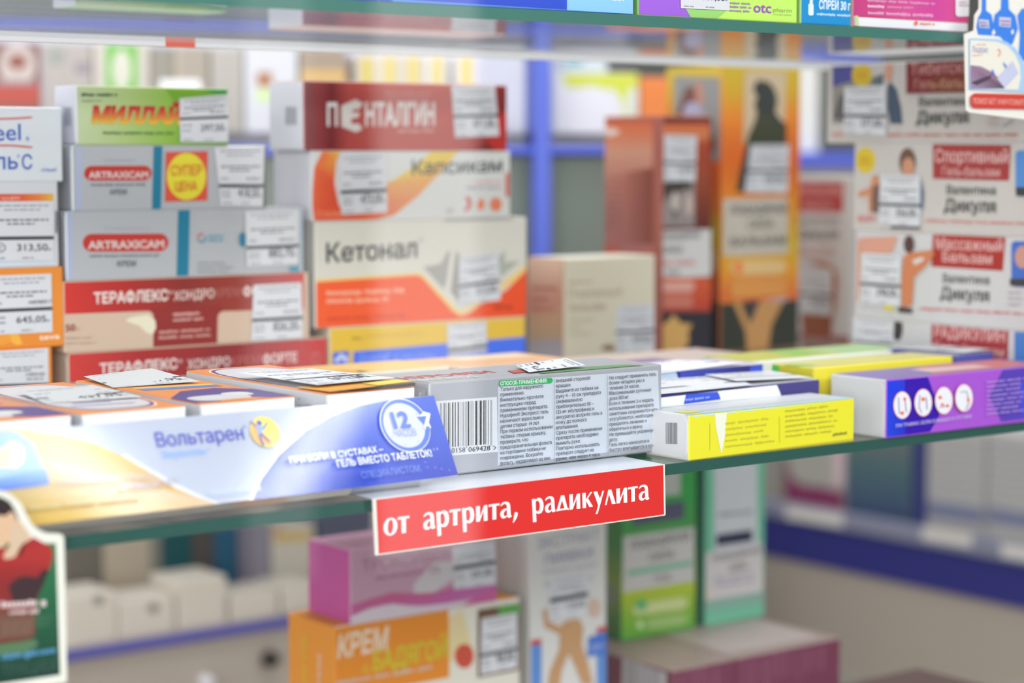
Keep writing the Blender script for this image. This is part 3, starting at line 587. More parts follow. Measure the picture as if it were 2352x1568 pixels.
tag(t, None, None, None, None, None, '', corners=[P(.0, .95, .001), P(.95, .95, .001), P(1, .05, .0016), P(.25, .02, .001)], old=False)
t = carton('purple and blue carton with four white round pictures, on the shelf edge', (.7745, .7005, ZS), .1305, .0375, .0290, {'all': (190, 190, 196), 'front': (164, 84, 206), 'left': (208, 210, 210), 'top': (132, 116, 176)}, flap=(212, 214, 214))
F = t.F
F.t([(2035, 1004), (2092, 997), (2092, 868), (2036, 874)], [(36, 70, 214), (28, 40, 190), (40, 60, 205), (30, 60, 226)]); F.t([(2080, 998), (2136, 991), (2157, 955), (2145, 905), (2131, 865), (2078, 870)], (52, 14, 168))
F.t([(2300, 968), (2400, 955), (2400, 834), (2303, 846), (2272, 910)], (84, 62, 176)); F.t([(2345, 962), (2400, 955), (2400, 850), (2340, 880)], (66, 74, 206)); F.t([(2205, 857), (2236, 855), (2240, 850), (2200, 853)], (250, 118, 140))
for i, (x, y) in enumerate(((2071, 930), (2118, 924), (2164, 919), (2209, 913))):
    F.ell(x, y, 20.5, 32, (240, 150, 120)); F.ell(x, y, 19.5, 30.5, (232, 232, 240))
    if i == 0: F.line([(2062, 912), (2064, 950)], 2, (120, 120, 160)); F.line([(2076, 912), (2080, 946)], 2, (120, 120, 160)); F.ell(2076, 916, 3, 4, (236, 90, 60)); F.ell(2070, 948, 4, 4, (240, 100, 60))
    if i == 1: F.line([(2110, 906), (2108, 935), (2114, 948)], 2, (120, 120, 160)); F.line([(2124, 912), (2126, 940)], 2, (120, 120, 160)); F.ell(2117, 916, 4, 5, (240, 110, 70))
    if i == 2: F.line([(2154, 935), (2175, 930)], 2, (120, 120, 160)); F.ell(2155, 912, 4, 4, (240, 90, 50)); F.ell(2160, 928, 4, 3, (240, 100, 50)); F.ell(2172, 931, 3, 4, (240, 90, 60))
    if i == 3: F.line([(2200, 900), (2215, 898), (2220, 925), (2212, 940)], 2, (130, 130, 170)); F.ell(2218, 917, 3, 5, (240, 120, 70))
F.text('ПРИ ТРАВМАХ, БОЛЯХ В МЫШЦАХ И СУСТАВАХ', (2051, 981), (2226, 958), 8, (200, 190, 236), .01); F.bars(2260, 2350, 872, 955, 8, (190, 160, 226), -.11, .3, .2)
top_poly(t, [(.3, .1), (.95, .1), (.95, .9), (.45, .9)], (206, 120, 120)); top_poly(t, [(.35, .3), (.7, .25), (.7, .6), (.35, .7)], (214, 190, 196), 2)
# ------------------------------------------------------------------ stacks at the back of the shelf (front faces at y = 1.0)
YS = 1.0
SA = 'cartons in the stack topped by the small green carton'; SB = 'cartons in the stack topped by the dark red carton'; SN = 'cartons in the stack cut by the picture edge'; SD = 'white cartons with red title panels stacked sideways'
# --- stack with price tickets, cut by the picture edge
c = carton('lowest orange carton with a price ticket, beside the bottom red carton', (.385, YS, ZS), .0905, .045, .0405, {'all': (226, 142, 58)}, group=SN)
tag(c, c.F, (-25, 799), (110, 796), (112, 905), (-25, 908), '', .75, psize=.1); c.F.z = 60
k = c.F; k.z = 20; k.text('1089,00', (58, 863), (100, 861.5), 8.5, (120, 120, 126))
c = carton('orange carton with white logo lettering at its foot and a white price ticket', (.385, YS, ZS + .0405), .0975, .045, .0410, {'all': (228, 140, 54)}, group=SN)
F = c.F; F.t([(15, 768), (42, 765), (52, 790), (38, 793), (25, 785)], (240, 176, 70)); F.ell(0, 778, 26, 14, (234, 156, 60)); F.text('teva', (90, 781), (137, 777), 13, (246, 226, 206), .02)
tag(c, F, (-25, 633), (117, 628), (120, 762), (-25, 769), '645,05', .565, psize=.115); F.z = 30; F.text('679,00 ₽', (71, 697), (116, 694.5), 8.5, (140, 140, 146))
c = carton('white carton with an orange-red strip and a price ticket with a round stamp', (.385, YS, ZS + .0815), .0955, .045, .0435, {'all': (206, 208, 214), 'bottom': (190, 190, 196)}, group=SN)
F = c.F; F.hgrad(446, 463, [(-60, (204, 62, 50)), (40, (216, 84, 54)), (90, (224, 130, 60)), (123, (222, 180, 70))], -.01); F.text('профен', (2, 460), (45, 458), 10, (240, 200, 180)); F.q([(-50, 612), (128, 606), (128, 600), (-50, 605)], (206, 220, 232)); F.barcode(126, 132, 484, 535, (70, 70, 90))
tag(c, F, (-25, 463), (122, 462), (123, 598), (-25, 600), '313,50', .585, psize=.12, circle=True, old=False)
c = carton('white carton with blue lettering and two thin red lines, beside the small green carton', (.385, YS, ZS + .125), .0985, .045, .0378, {'all': (212, 218, 224), 'bottom': (120, 120, 126)}, group=SN)
F = c.F; bl = (66, 98, 186)
F.text('Zeel', (-52, 324), (48, 321.5), 40, bl, .01); F.text('s', (59, 323), (67, 322.5), 14, bl); F.text('Цель', (-75, 389), (41, 388), 38, bl, .012); F.text('С', (50, 388.5), (74, 388), 34, bl, .012); F.text('-Heel', (92, 395), (128, 393.5), 10, bl); F.text('®', (38, 362), (45, 361.5), 7, bl)
F.line([(-60, 274), (30, 272), (73, 269)], 3.4, (206, 76, 66)); F.line([(-60, 333), (30, 334), (73, 338)], 3.4, (206, 76, 66))

# --- stack topped by the green carton
c = carton('red carton with white lettering, bottom of the stack topped by the small green carton', (.4845, YS, ZS), .1585, .045, .0365, {'all': (206, 186, 168), 'left': (196, 186, 172), 'front': (196, 172, 154)}, group=SA, flap=(196, 186, 172))
F = c.F; F.hgrad(790, 880, [(155, (206, 64, 60)), (330, (166, 48, 50)), (520, (136, 48, 50)), (680, (184, 58, 60)), (752, (206, 78, 78))], -.062)
F.text('ТЕРАФЛЕКС', (229, 859), (408, 846), 24, (226, 216, 212), .03); F.text('®', (410, 834), (419, 833), 9, (226, 216, 212)); F.text('ХОНДРО', (430, 848), (528, 840), 22, (222, 204, 200), .02); F.text('КРЕМ', (530, 840), (597, 835), 21, (196, 110, 108)); F.text('ФОРТЕ', (603, 836), (682, 830), 22, (232, 206, 204), .03)
F.ell(726, 824, 15, 18, (204, 100, 98)); F.bars(715, 738, 815, 836, 4, (186, 60, 62), -.06, .5, 0)
c = carton('red and beige carton with white lettering and a smear of cream under the silver cartons', (.4825, YS, ZS + .0365), .1490, .045, .0372, {'all': (204, 184, 164), 'front': (206, 182, 162)}, group=SA)
F = c.F
F.hgrad(640, 728, [(144, (206, 56, 50)), (260, (180, 48, 46)), (420, (136, 46, 42)), (560, (152, 62, 54)), (640, (176, 80, 80)), (698, (204, 76, 78))], -.030); F.q([(352, 806), (508, 796), (508, 700), (352, 710)], (142, 48, 46)); F.rr(500, 715, 720, 900, (206, 182, 162), -.03, 14); F.rr(90, 724, 352, 900, (206, 182, 162), -.04, 14)
F.t([(286, 736), (300, 728), (340, 722), (356, 735), (358, 752), (350, 768), (336, 764), (320, 748), (302, 742)], (226, 220, 196))
F.text('ТЕРАФЛЕКС', (215, 697), (386, 689), 25, (232, 220, 214), .03); F.text('®', (387, 676), (395, 675), 9, (232, 220, 214)); F.text('ХОНДРО', (398, 690), (491, 683), 21, (226, 202, 194), .02); F.text('КРЕМ', (493, 683), (550, 679), 20, (186, 118, 108)); F.text('ФОРТЕ', (557, 680), (640, 674), 22, (232, 210, 204), .03)
F.text('50', (148, 761), (172, 759), 16, (150, 52, 52), .02); F.text('г', (176, 759), (181, 758.5), 8, (150, 52, 52)); F.bars(147, 230, 770, 794, 2, (190, 160, 140), -.03, .3, .2); F.bars(396, 470, 716, 741, 2, (222, 172, 164), -.06, .5, .1); F.bars(363, 500, 756, 782, 2, (216, 160, 152), -.06, .5, .2)
tag(c, F, (580, 654), (690, 648), (693, 776), (575, 783), '826,20', .60)
for lab, x0, z0, L, H, pill, tx, st, kr in (('longer silver carton with red pill-shaped title, lying on the red and beige carton', .4845, .0737, .1435, .0360, (190, 537, 387, 578), (201, 571.5, 377, 568.5, 18.5), (406, 433), (269, 612, 311, 611, 13.5)),
                                  ('silver carton with red pill-shaped title, teal stripe and a red and yellow sale sticker', .4885, .1097, .1160, .0340, (193, 381, 348, 415), (203, 409, 340, 408, 15.5), (352, 372), (253, 447, 290, 446, 12))):
    c = carton(lab, (x0, YS, ZS + z0), L, .030, H, {'all': (192, 196, 202), 'front': (192, 196, 202), 'left': (190, 194, 202)}, mat='foil', group=SA, flap=(186, 188, 194))
    F = c.F; F.q([(155 if H > .035 else 176, 640 if H > .035 else 484), (167 if H > .035 else 187, 640 if H > .035 else 484), (167 if H > .035 else 187, 480 if H > .035 else 337), (155 if H > .035 else 176, 480 if H > .035 else 337)], (186, 196, 228))
    F.rr(*pill, (206, 62, 52), -.005); F.text('ARTRAXICAM', tx[:2], tx[2:4], tx[4], (232, 214, 212), .035); F.q([(st[0], 700), (st[1], 700), (st[1], 300), (st[0], 300)], (36, 132, 166)); F.q([(st[1] + 2, 700), (st[1] + 5, 700), (st[1] + 5, 300), (st[1] + 2, 300)], (196, 206, 218))
    F.text('АРТРАКСИКАМ', (pill[0] + 45, pill[1] - 9), (pill[2] - 45, pill[1] - 9.5), 8, (196, 202, 210), .01); F.bars(pill[0] + 15, pill[2] - 14, pill[3] + 5, pill[3] + 14, 1, (124, 128, 134), -.01, .5, 0); F.text('КРЕМ', kr[:2], kr[2:4], kr[4], (92, 96, 104), .01)
    if H > .035:
        F.disc(462, 546, .0026, (214, 96, 90), .0018, 60, 200); F.disc(462, 546, .0026, (60, 150, 180), .0018, 210, 380); F.bars(477, 512, 537, 556, 2, (110, 176, 200), 0, .6, 0); F.ell(556, 550, 8, 17, (36, 132, 166)); F.bars(452, 536, 598, 628, 3, (150, 156, 160), 0, .3, .2); F.q([(687, 640), (694, 640), (692, 480), (685, 480)], (190, 206, 222)); F.q([(664, 630), (684, 630), (684, 612), (664, 612)], (60, 160, 190))
        tag(c, F, (561, 485), (684, 481), (683, 606), (565, 612), '882,70', .63)
    else:
        k = c.part('sale_sticker', 'paper'); G = Face(k.mb, c.O - Y1 * .0004, X1, Z1); G.q([(379, 463), (476, 460), (477, 347), (381, 349)], (216, 82, 62)); G.ell(428, 405, 45, 54, (222, 212, 60)); G.text('СУПЕР', (392, 403), (464, 401), 23, (206, 108, 50), .03); G.text('ЦЕНА', (401, 438), (453, 437), 21, (206, 108, 50), .03)
        tag(c, F, (491, 338), (606, 336), (602, 473), (506, 472), '418,50', .63); F.q([(604, 490), (611, 490), (611, 330), (606, 330)], (108, 112, 108))
c = carton('small green carton with red lettering on top of the silver cartons', (.4915, YS, ZS + .1437), .0895, .025, .0305, {'all': (206, 212, 206), 'front': (176, 196, 140), 'left': (214, 214, 224), 'top': (146, 176, 104), 'bottom': (60, 80, 60)}, group=SA, flap=(216, 216, 226))
F = c.F
F.hgrad(190, 335, [(174, (192, 208, 166)), (290, (174, 198, 128)), (380, (146, 186, 80)), (440, (126, 172, 54)), (530, (90, 156, 66))], .02)
F.t([(380, 205), (470, 212), (527, 210), (527, 330), (440, 330), (408, 326), (412, 250)], (116, 168, 46)); F.t([(470, 203), (528, 206), (528, 216), (490, 214)], (54, 150, 74))
F.bars(187, 270, 212, 222, 1, (66, 84, 66), .005, .7, 0); F.bars(188, 233, 227, 236, 1, (140, 160, 116), 0, .5, 0)
F.text('МИЛЛАЙ', (209, 281), (416, 283), 36, (226, 178, 62), .07, .16, top=(186, 40, 46)); F.bars(236, 400, 300, 310, 1, (76, 116, 54), .005, .55, 0)
c.flapF.barcode(147, 164, 246, 290, (170, 172, 190), .01)
tag(c, F, (411, 226), (524, 217), (528, 326), (413, 326), '297,50', .44, psize=.15)

# --- stack topped by the dark red carton
c = carton('yellow and blue carton with a white house emblem, under the large cream and orange carton', (.6445, YS, ZS), .1405, .048, .0415, {'all': (216, 206, 186), 'front': (228, 190, 72)}, group=SB)
F = c.F
F.q([(790, 850), (1230, 836), (1230, 771), (790, 809)], (78, 118, 240)); F.q([(800, 845), (811, 845), (811, 804), (800, 806)], (228, 190, 72)); F.q([(764, 840), (801, 838), (801, 805), (764, 809)], (70, 112, 232)); F.t([(768, 832), (770, 823), (783, 811), (798, 820), (798, 832), (789, 832), (789, 824), (779, 825), (779, 832)], (206, 214, 236))
F.text('Долгит', (822, 832), (895, 827), 18, (150, 176, 246), .01); F.text('гель', (905, 828), (1000, 820), 15, (140, 170, 246)); F.bars(808, 830, 772, 780, 1, (180, 146, 70), 0, .6, 0); F.bars(840, 970, 768, 776, 1, (204, 170, 90), -.06, .4, 0)
tag(c, F, (1025, 744), (1115, 737), (1117, 806), (1028, 818), '', .78, bandh=.1)
c = carton('large cream and orange carton with dark lettering and grey pointed shapes in a stack', (.6355, YS, ZS + .0415), .1505, .050, .0600, {'all': (200, 198, 190), 'front': (216, 214, 204), 'left': (190, 190, 186)}, group=SB)
F = c.F; og = (240, 96, 52)
F.t([(722, 641), (960, 626), (970, 629), (1056, 716), (1100, 692), (1150, 652), (1225, 606), (1225, 628), (1150, 668), (1100, 700), (1060, 726), (1048, 722), (960, 636), (722, 652)], (236, 202, 128))
F.t([(722, 648), (958, 632), (970, 638), (1040, 715), (1058, 726), (1075, 720), (1105, 698), (1160, 668), (1225, 620), (1225, 760), (722, 780)], [og, og, og, og, og, (238, 90, 48), (236, 84, 44), (236, 84, 44), (238, 86, 46), (234, 80, 42), og])
F.t([(972, 613), (1012, 606), (1028, 577), (1034, 576), (1026, 640), (1020, 665)], (168, 166, 162)); F.t([(1034, 668), (1048, 575), (1062, 600), (1056, 690), (1050, 690)], (158, 158, 154)); F.t([(1143, 590), (1160, 577), (1158, 602), (1195, 598), (1150, 636)], (172, 180, 168))
F.text('Кетонал', (749, 603), (957, 590), 45, (54, 58, 66), .012); F.text('®', (961, 556), (971, 555), 9, (150, 150, 150)); F.bars(749, 928, 664, 682, 1, (246, 178, 150), -.04, .6, 0); F.bars(749, 892, 684, 700, 1, (246, 178, 150), -.04, .6, 0); F.bars(752, 930, 726, 738, 1, (206, 80, 56), -.05, .5, 0); F.bars(1134, 1175, 700, 710, 1, (130, 46, 34), -.02, .6, 0); F.q([(1020, 508), (1180, 503), (1180, 497), (1020, 502)], (150, 150, 148))
tag(c, F, (1052, 592), (1142, 578), (1148, 688), (1053, 701), '512,00', .57)
c = carton('white carton with a broad orange arc and small pepper emblems, under the dark red carton', (.6335, YS, ZS + .1015), .1400, .040, .0395, {'all': (206, 208, 208), 'front': (214, 216, 214), 'left': (206, 206, 212)}, group=SB, flap=(208, 208, 216))
F = c.F
F.t([(740, 344), (722, 385), (712, 440), (714, 480), (722, 520), (868, 514), (905, 494), (960, 450), (1010, 398), (1052, 344), (992, 344), (945, 385), (905, 412), (870, 428), (790, 492), (778, 470), (768, 420), (772, 372), (784, 344)], [(232, 110, 66), (230, 104, 62), (230, 100, 58), (228, 92, 52), (226, 84, 46), (224, 100, 60), (228, 124, 76), (228, 150, 90), (230, 176, 84), (228, 196, 80), (226, 200, 80), (228, 202, 90), (228, 190, 90), (228, 160, 90), (222, 90, 56), (214, 74, 50), (218, 78, 50), (226, 150, 60), (230, 190, 80)])
F.text('Капсикам', (946, 401), (1153, 394), 33, (62, 64, 72), .016); F.bars(1092, 1152, 413, 422, 1, (226, 160, 160), 0, .6, 0); F.bars(1070, 1150, 426, 435, 1, (160, 162, 170), 0, .6, 0); F.text('Спазм', (726, 499), (782, 497), 16, (240, 160, 120)); F.q([(1161, 452), (1168, 452), (1168, 396), (1161, 398)], (214, 70, 60))
F.t([(1066, 452), (1078, 452), (1083, 468), (1076, 482), (1063, 487), (1072, 474), (1074, 464)], (214, 90, 90)); F.t([(1104, 452), (1112, 465), (1110, 480), (1098, 482), (1095, 470)], (232, 128, 76)); F.ell(1138, 469, 13, 16, (228, 128, 90)); F.text('50', (1024, 488), (1040, 487), 8, (120, 120, 126))
tag(c, F, (776, 354), (884, 349), (888, 487), (783, 493), '473,00', .60)
c = carton('dark red carton with white lettering and one cube-shaped letter, topping a stack', (.6290, YS, ZS + .141), .1420, .037, .0388, {'all': (206, 206, 212), 'front': (176, 62, 54), 'left': (210, 212, 220), 'top': (186, 150, 140), 'bottom': (120, 110, 110)}, group=SB, flap=(210, 212, 220))
F = c.F
F.hgrad(178, 352, [(694, (118, 48, 52)), (735, (138, 50, 54)), (762, (112, 28, 34)), (800, (168, 66, 62)), (900, (186, 84, 74)), (1040, (182, 76, 66)), (1110, (160, 46, 42)), (1170, (130, 36, 36))], 0)  # pane reflection painted into the red: dark stripe, paler haze mid-face
F.t([(1112, 345), (1172, 345), (1172, 255), (1140, 270)], (188, 44, 40)); F.t([(1085, 345), (1135, 345), (1120, 325)], (120, 28, 30))
F.text('П', (751, 288), (775, 288), 51, (218, 216, 216), .03); F.t([(783, 243), (816, 228), (834, 238), (822, 252), (812, 250), (808, 259), (826, 258), (822, 270), (806, 272), (806, 284), (824, 284), (832, 296), (818, 304), (784, 291)], (206, 200, 196)); F.text('НТАЛГИН', (838, 287), (998, 286), 50, (218, 208, 206), .045)
F.bars(882, 994, 209, 219, 1, (206, 140, 132), 0, .5, .1); F.bars(886, 994, 221, 230, 1, (206, 140, 132), 0, .5, .1); F.text('экстра-гель', (912, 305), (996, 304), 10, (222, 190, 184), .005)
c.flapF.barcode(656, 681, 245, 287, (130, 132, 140)); c.flapF.bars(636, 648, 225, 305, 2, (176, 178, 188), 0, .4)
tag(c, F, (1035, 197), (1135, 195), (1145, 312), (1044, 316), '471,00', .56)
# ------------------------------------------------------------------ tall cartons at the back and the sideways stack
c = carton('tall yellow-orange carton with a black horse, next to the tall white carton', (1.0215, 1.08, ZS), .0775, .058, .2005, {'all': (206, 150, 60), 'front': (226, 130, 48), 'left': (220, 120, 44), 'top': (214, 170, 90)}, group='horse cartons on the main shelf')
F = c.F
F.vgrad(1640, 1850, [(150, (196, 172, 54)), (210, (202, 160, 50)), (270, (220, 130, 48)), (360, (228, 110, 42)), (430, (224, 124, 42)), (560, (210, 176, 54)), (610, (226, 160, 50)), (690, (224, 104, 60))])
F.q([(1655, 700), (1840, 690), (1840, 690 - 2), (1655, 698)], (120, 90, 80)); F.q([(1640, 820), (1850, 800), (1850, 686), (1640, 698)], (56, 58, 50))
F.t([(1682, 690), (1698, 690), (1722, 745), (1745, 690), (1800, 690), (1772, 745), (1764, 810), (1715, 810), (1712, 760)], (196, 146, 92)); F.t([(1715, 690), (1745, 690), (1728, 730)], (70, 64, 72)); F.q([(1760, 692), (1808, 690), (1808, 682), (1765, 688)], (190, 180, 190))
F.t([(1710, 163), (1805, 163), (1800, 330), (1706, 330)], (196, 176, 146))
F.t([(1733, 192), (1740, 182), (1746, 188), (1753, 181), (1758, 188), (1768, 190), (1781, 210), (1785, 232), (1780, 258), (1792, 275), (1806, 285), (1806, 335), (1800, 440), (1690, 440), (1697, 400), (1708, 355), (1718, 310), (1732, 280), (1737, 258), (1731, 240), (1738, 222), (1728, 206)], (58, 62, 60)); F.t([(1720, 320), (1738, 275), (1750, 260), (1770, 270), (1802, 300), (1804, 335), (1716, 335)], (66, 70, 52))
F.q([(1660, 588), (1808, 582), (1808, 453), (1660, 457)], (198, 190, 178)); F.text('ЛОШАДИНАЯ', (1674, 492), (1806, 488), 20, (92, 88, 86), .03); F.text('СИЛА', (1716, 525), (1776, 523), 20, (120, 110, 100), .03); F.text('БАЛЬЗАМ', (1676, 565), (1804, 560), 19, (100, 92, 84), .03)
F.rr(1676, 597, 1804, 632, (224, 188, 130), -.02); F.ell(1695, 614, 9, 14, (236, 120, 50)); F.rr(1676, 640, 1804, 684, (220, 150, 80), -.03, 10)
tag(c, F, (1722, 333), (1810, 332), (1806, 442), (1708, 442), '590,00', .52)
G = c.Lf; G.vgrad(1500, 1660, [(150, (206, 186, 70)), (230, (206, 160, 60)), (300, (218, 110, 48)), (420, (206, 96, 40)), (480, (196, 120, 44)), (530, (176, 166, 56)), (590, (190, 150, 50)), (640, (196, 96, 52)), (700, (180, 84, 60))]); G.q([(1500, 830), (1660, 830), (1660, 694), (1500, 688)], (46, 46, 52)); G.q([(1549, 366), (1654, 368), (1654, 178), (1549, 174)], (146, 150, 150)); G.t([(1552, 270), (1575, 200), (1606, 200), (1600, 280), (1570, 290)], (120, 84, 78)); G.t([(1596, 190), (1612, 190), (1618, 240), (1600, 240)], (190, 140, 124)); G.ell(1592, 258, 22, 24, (172, 172, 200)); G.ell(1626, 330, 18, 24, (120, 80, 56)); G.ell(1633, 600, 14, 28, (196, 176, 150))
c = carton('tall brick-brown carton with a dark picture of horses, behind the cream carton', (.9485, 1.06, ZS), .0450, .060, .165, {'all': (160, 80, 60), 'front': (112, 48, 46), 'left': (168, 96, 84), 'top': (206, 130, 90)}, group='horse cartons on the main shelf')
F = c.F
F.vgrad(1470, 1630, [(284, (204, 104, 62)), (312, (206, 128, 84)), (330, (176, 74, 48)), (420, (146, 70, 46)), (530, (96, 42, 42))]); F.q([(1490, 520), (1596, 520), (1596, 412), (1490, 412)], (150, 140, 138)); F.t([(1500, 420), (1585, 412), (1592, 430), (1560, 440), (1550, 510), (1535, 440), (1520, 470), (1512, 440)], (70, 62, 58)); F.ell(1512, 460, 10, 22, (206, 196, 190)); F.ell(1550, 462, 9, 22, (196, 184, 178)); F.ell(1582, 470, 9, 26, (196, 176, 168))
F.q([(1480, 642), (1640, 634), (1640, 526), (1480, 530)], (206, 204, 204)); F.text('ЛОШАДИНАЯ', (1492, 552), (1606, 546), 15, (96, 92, 92), .03); F.text('СИЛА', (1518, 582), (1568, 580), 16, (110, 106, 104), .03); F.bars(1500, 1596, 596, 612, 1, (206, 130, 124), -.02, .6, 0); F.bars(1530, 1560, 616, 632, 1, (130, 140, 140), 0, .6, 0)
F.vgrad(1470, 1640, [(638, (206, 92, 56)), (690, (190, 74, 50)), (722, (166, 66, 56))]); F.rr(1498, 646, 1594, 672, (216, 160, 148), -.02); F.rr(1498, 678, 1590, 708, (196, 116, 100), -.02, 8); F.q([(1480, 840), (1640, 840), (1640, 714), (1480, 718)], (48, 46, 54)); F.t([(1504, 745), (1530, 740), (1545, 722), (1562, 742), (1588, 744), (1578, 762), (1580, 785), (1560, 815), (1515, 815), (1512, 780)], (206, 162, 96)); F.ell(1508, 752, 9, 8, (226, 106, 50))
tag(c, F, (1497, 309), (1598, 312), (1594, 416), (1496, 416), '610,00', .58)
G = c.Lf; G.vgrad(1330, 1500, [(280, (206, 100, 60)), (312, (206, 122, 88)), (350, (202, 146, 122)), (420, (184, 120, 106)), (500, (156, 104, 96)), (570, (176, 110, 104)), (640, (200, 106, 86)), (800, (190, 100, 80))]); G.bars(1364, 1452, 400, 590, 12, (150, 92, 86), 0, .4, .3); G.q([(1430, 560), (1500, 560), (1500, 385), (1430, 395)], [(164, 104, 98), (132, 68, 56), (130, 64, 48), (180, 112, 96)]); G.ell(1398, 303, 26, 9, (226, 200, 190)); G.ell(1400, 580, 26, 12, (196, 84, 54))
c = carton('cream carton with brown lettering in front of the brick-brown horse carton', (.8385, 1.03, ZS), .0775, .036, .0735, {'all': (206, 196, 170), 'front': (216, 209, 188), 'left': (190, 140, 116), 'top': (222, 220, 204)})
F = c.F; F.bars(1307, 1360, 640, 655, 1, (190, 160, 140), 0, .5, 0); F.text('Пчелиный', (1305, 686), (1428, 678), 22, (176, 150, 134), .0); F.text('бальзам', (1308, 716), (1390, 711), 20, (176, 146, 130), .0); F.bars(1308, 1372, 726, 775, 3, (186, 178, 156), -.02, .3, .4); F.ell(1400, 798, 20, 7, (140, 110, 80))
tag(c, F, (1416, 703), (1500, 697), (1502, 806), (1411, 809), '349,00', .54)
G = c.Lf; G.vgrad(1190, 1300, [(590, (236, 200, 176)), (650, (206, 160, 138)), (690, (194, 136, 116)), (740, (188, 150, 118)), (772, (176, 150, 120)), (785, (162, 152, 160)), (830, (170, 166, 176))]); G.bars(1222, 1284, 650, 720, 3, (180, 104, 96), 0, .5, .2)
# sideways cartons: their faces look along the shelf
XD = .914
c = carton('upright narrow white carton with a red title panel, standing beside the sideways stack', (1.16, 1.1515, ZS), .0655, .045, .1225, {'all': (200, 194, 192), 'front': (206, 202, 202), 'top': (210, 206, 204)}, yaw=-90)
F = c.F; F.q([(1828, 487), (1936, 488), (1938, 419), (1828, 417)], (180, 64, 66)); F.text('БАЛЬЗАМ', (1834, 446), (1932, 448), 19, (216, 160, 158), .02); F.text('форте', (1848, 477), (1912, 478), 16, (216, 170, 168), .01); F.text('Валентина', (1836, 513), (1927, 513), 15, (104, 100, 104), .01); F.text('Дикуля', (1834, 547), (1926, 548), 22, (104, 98, 104), .02); F.bars(1832, 1926, 562, 592, 4, (206, 160, 160), .01, .5, .1)
F.t([(1848, 600), (1890, 600), (1918, 612), (1926, 640), (1922, 700), (1912, 740), (1910, 776), (1845, 776), (1840, 720), (1905, 720), (1914, 660), (1905, 618)], (176, 104, 66)); F.t([(1842, 722), (1912, 724), (1908, 778), (1846, 776)], (150, 84, 54)); F.q([(1800, 782), (1970, 790), (1970, 774), (1800, 764)], (164, 62, 52))
tag(c, F, (1829, 612), (1913, 616), (1911, 724), (1828, 716), '402,00', .56)
DIK = ((.8545, .1465, 'fourth', 0), (.8525, .1460, 'third', .0440), (.8545, .1465, 'second', .0946), (.8770, .1650, 'top', .1453))
HH = (.0440, .0506, .0507, .0458)
DL = ('lowest white red-titled carton of the sideways stack, half hidden by flat cartons', 'white red-titled carton with a bare-backed figure, second from bottom of the sideways stack', 'white red-titled carton with yellow spot and brown-haired figure, second from top of the sideways stack', 'topmost carton of the sideways stack, with dark red title, yellow spot and mountains')
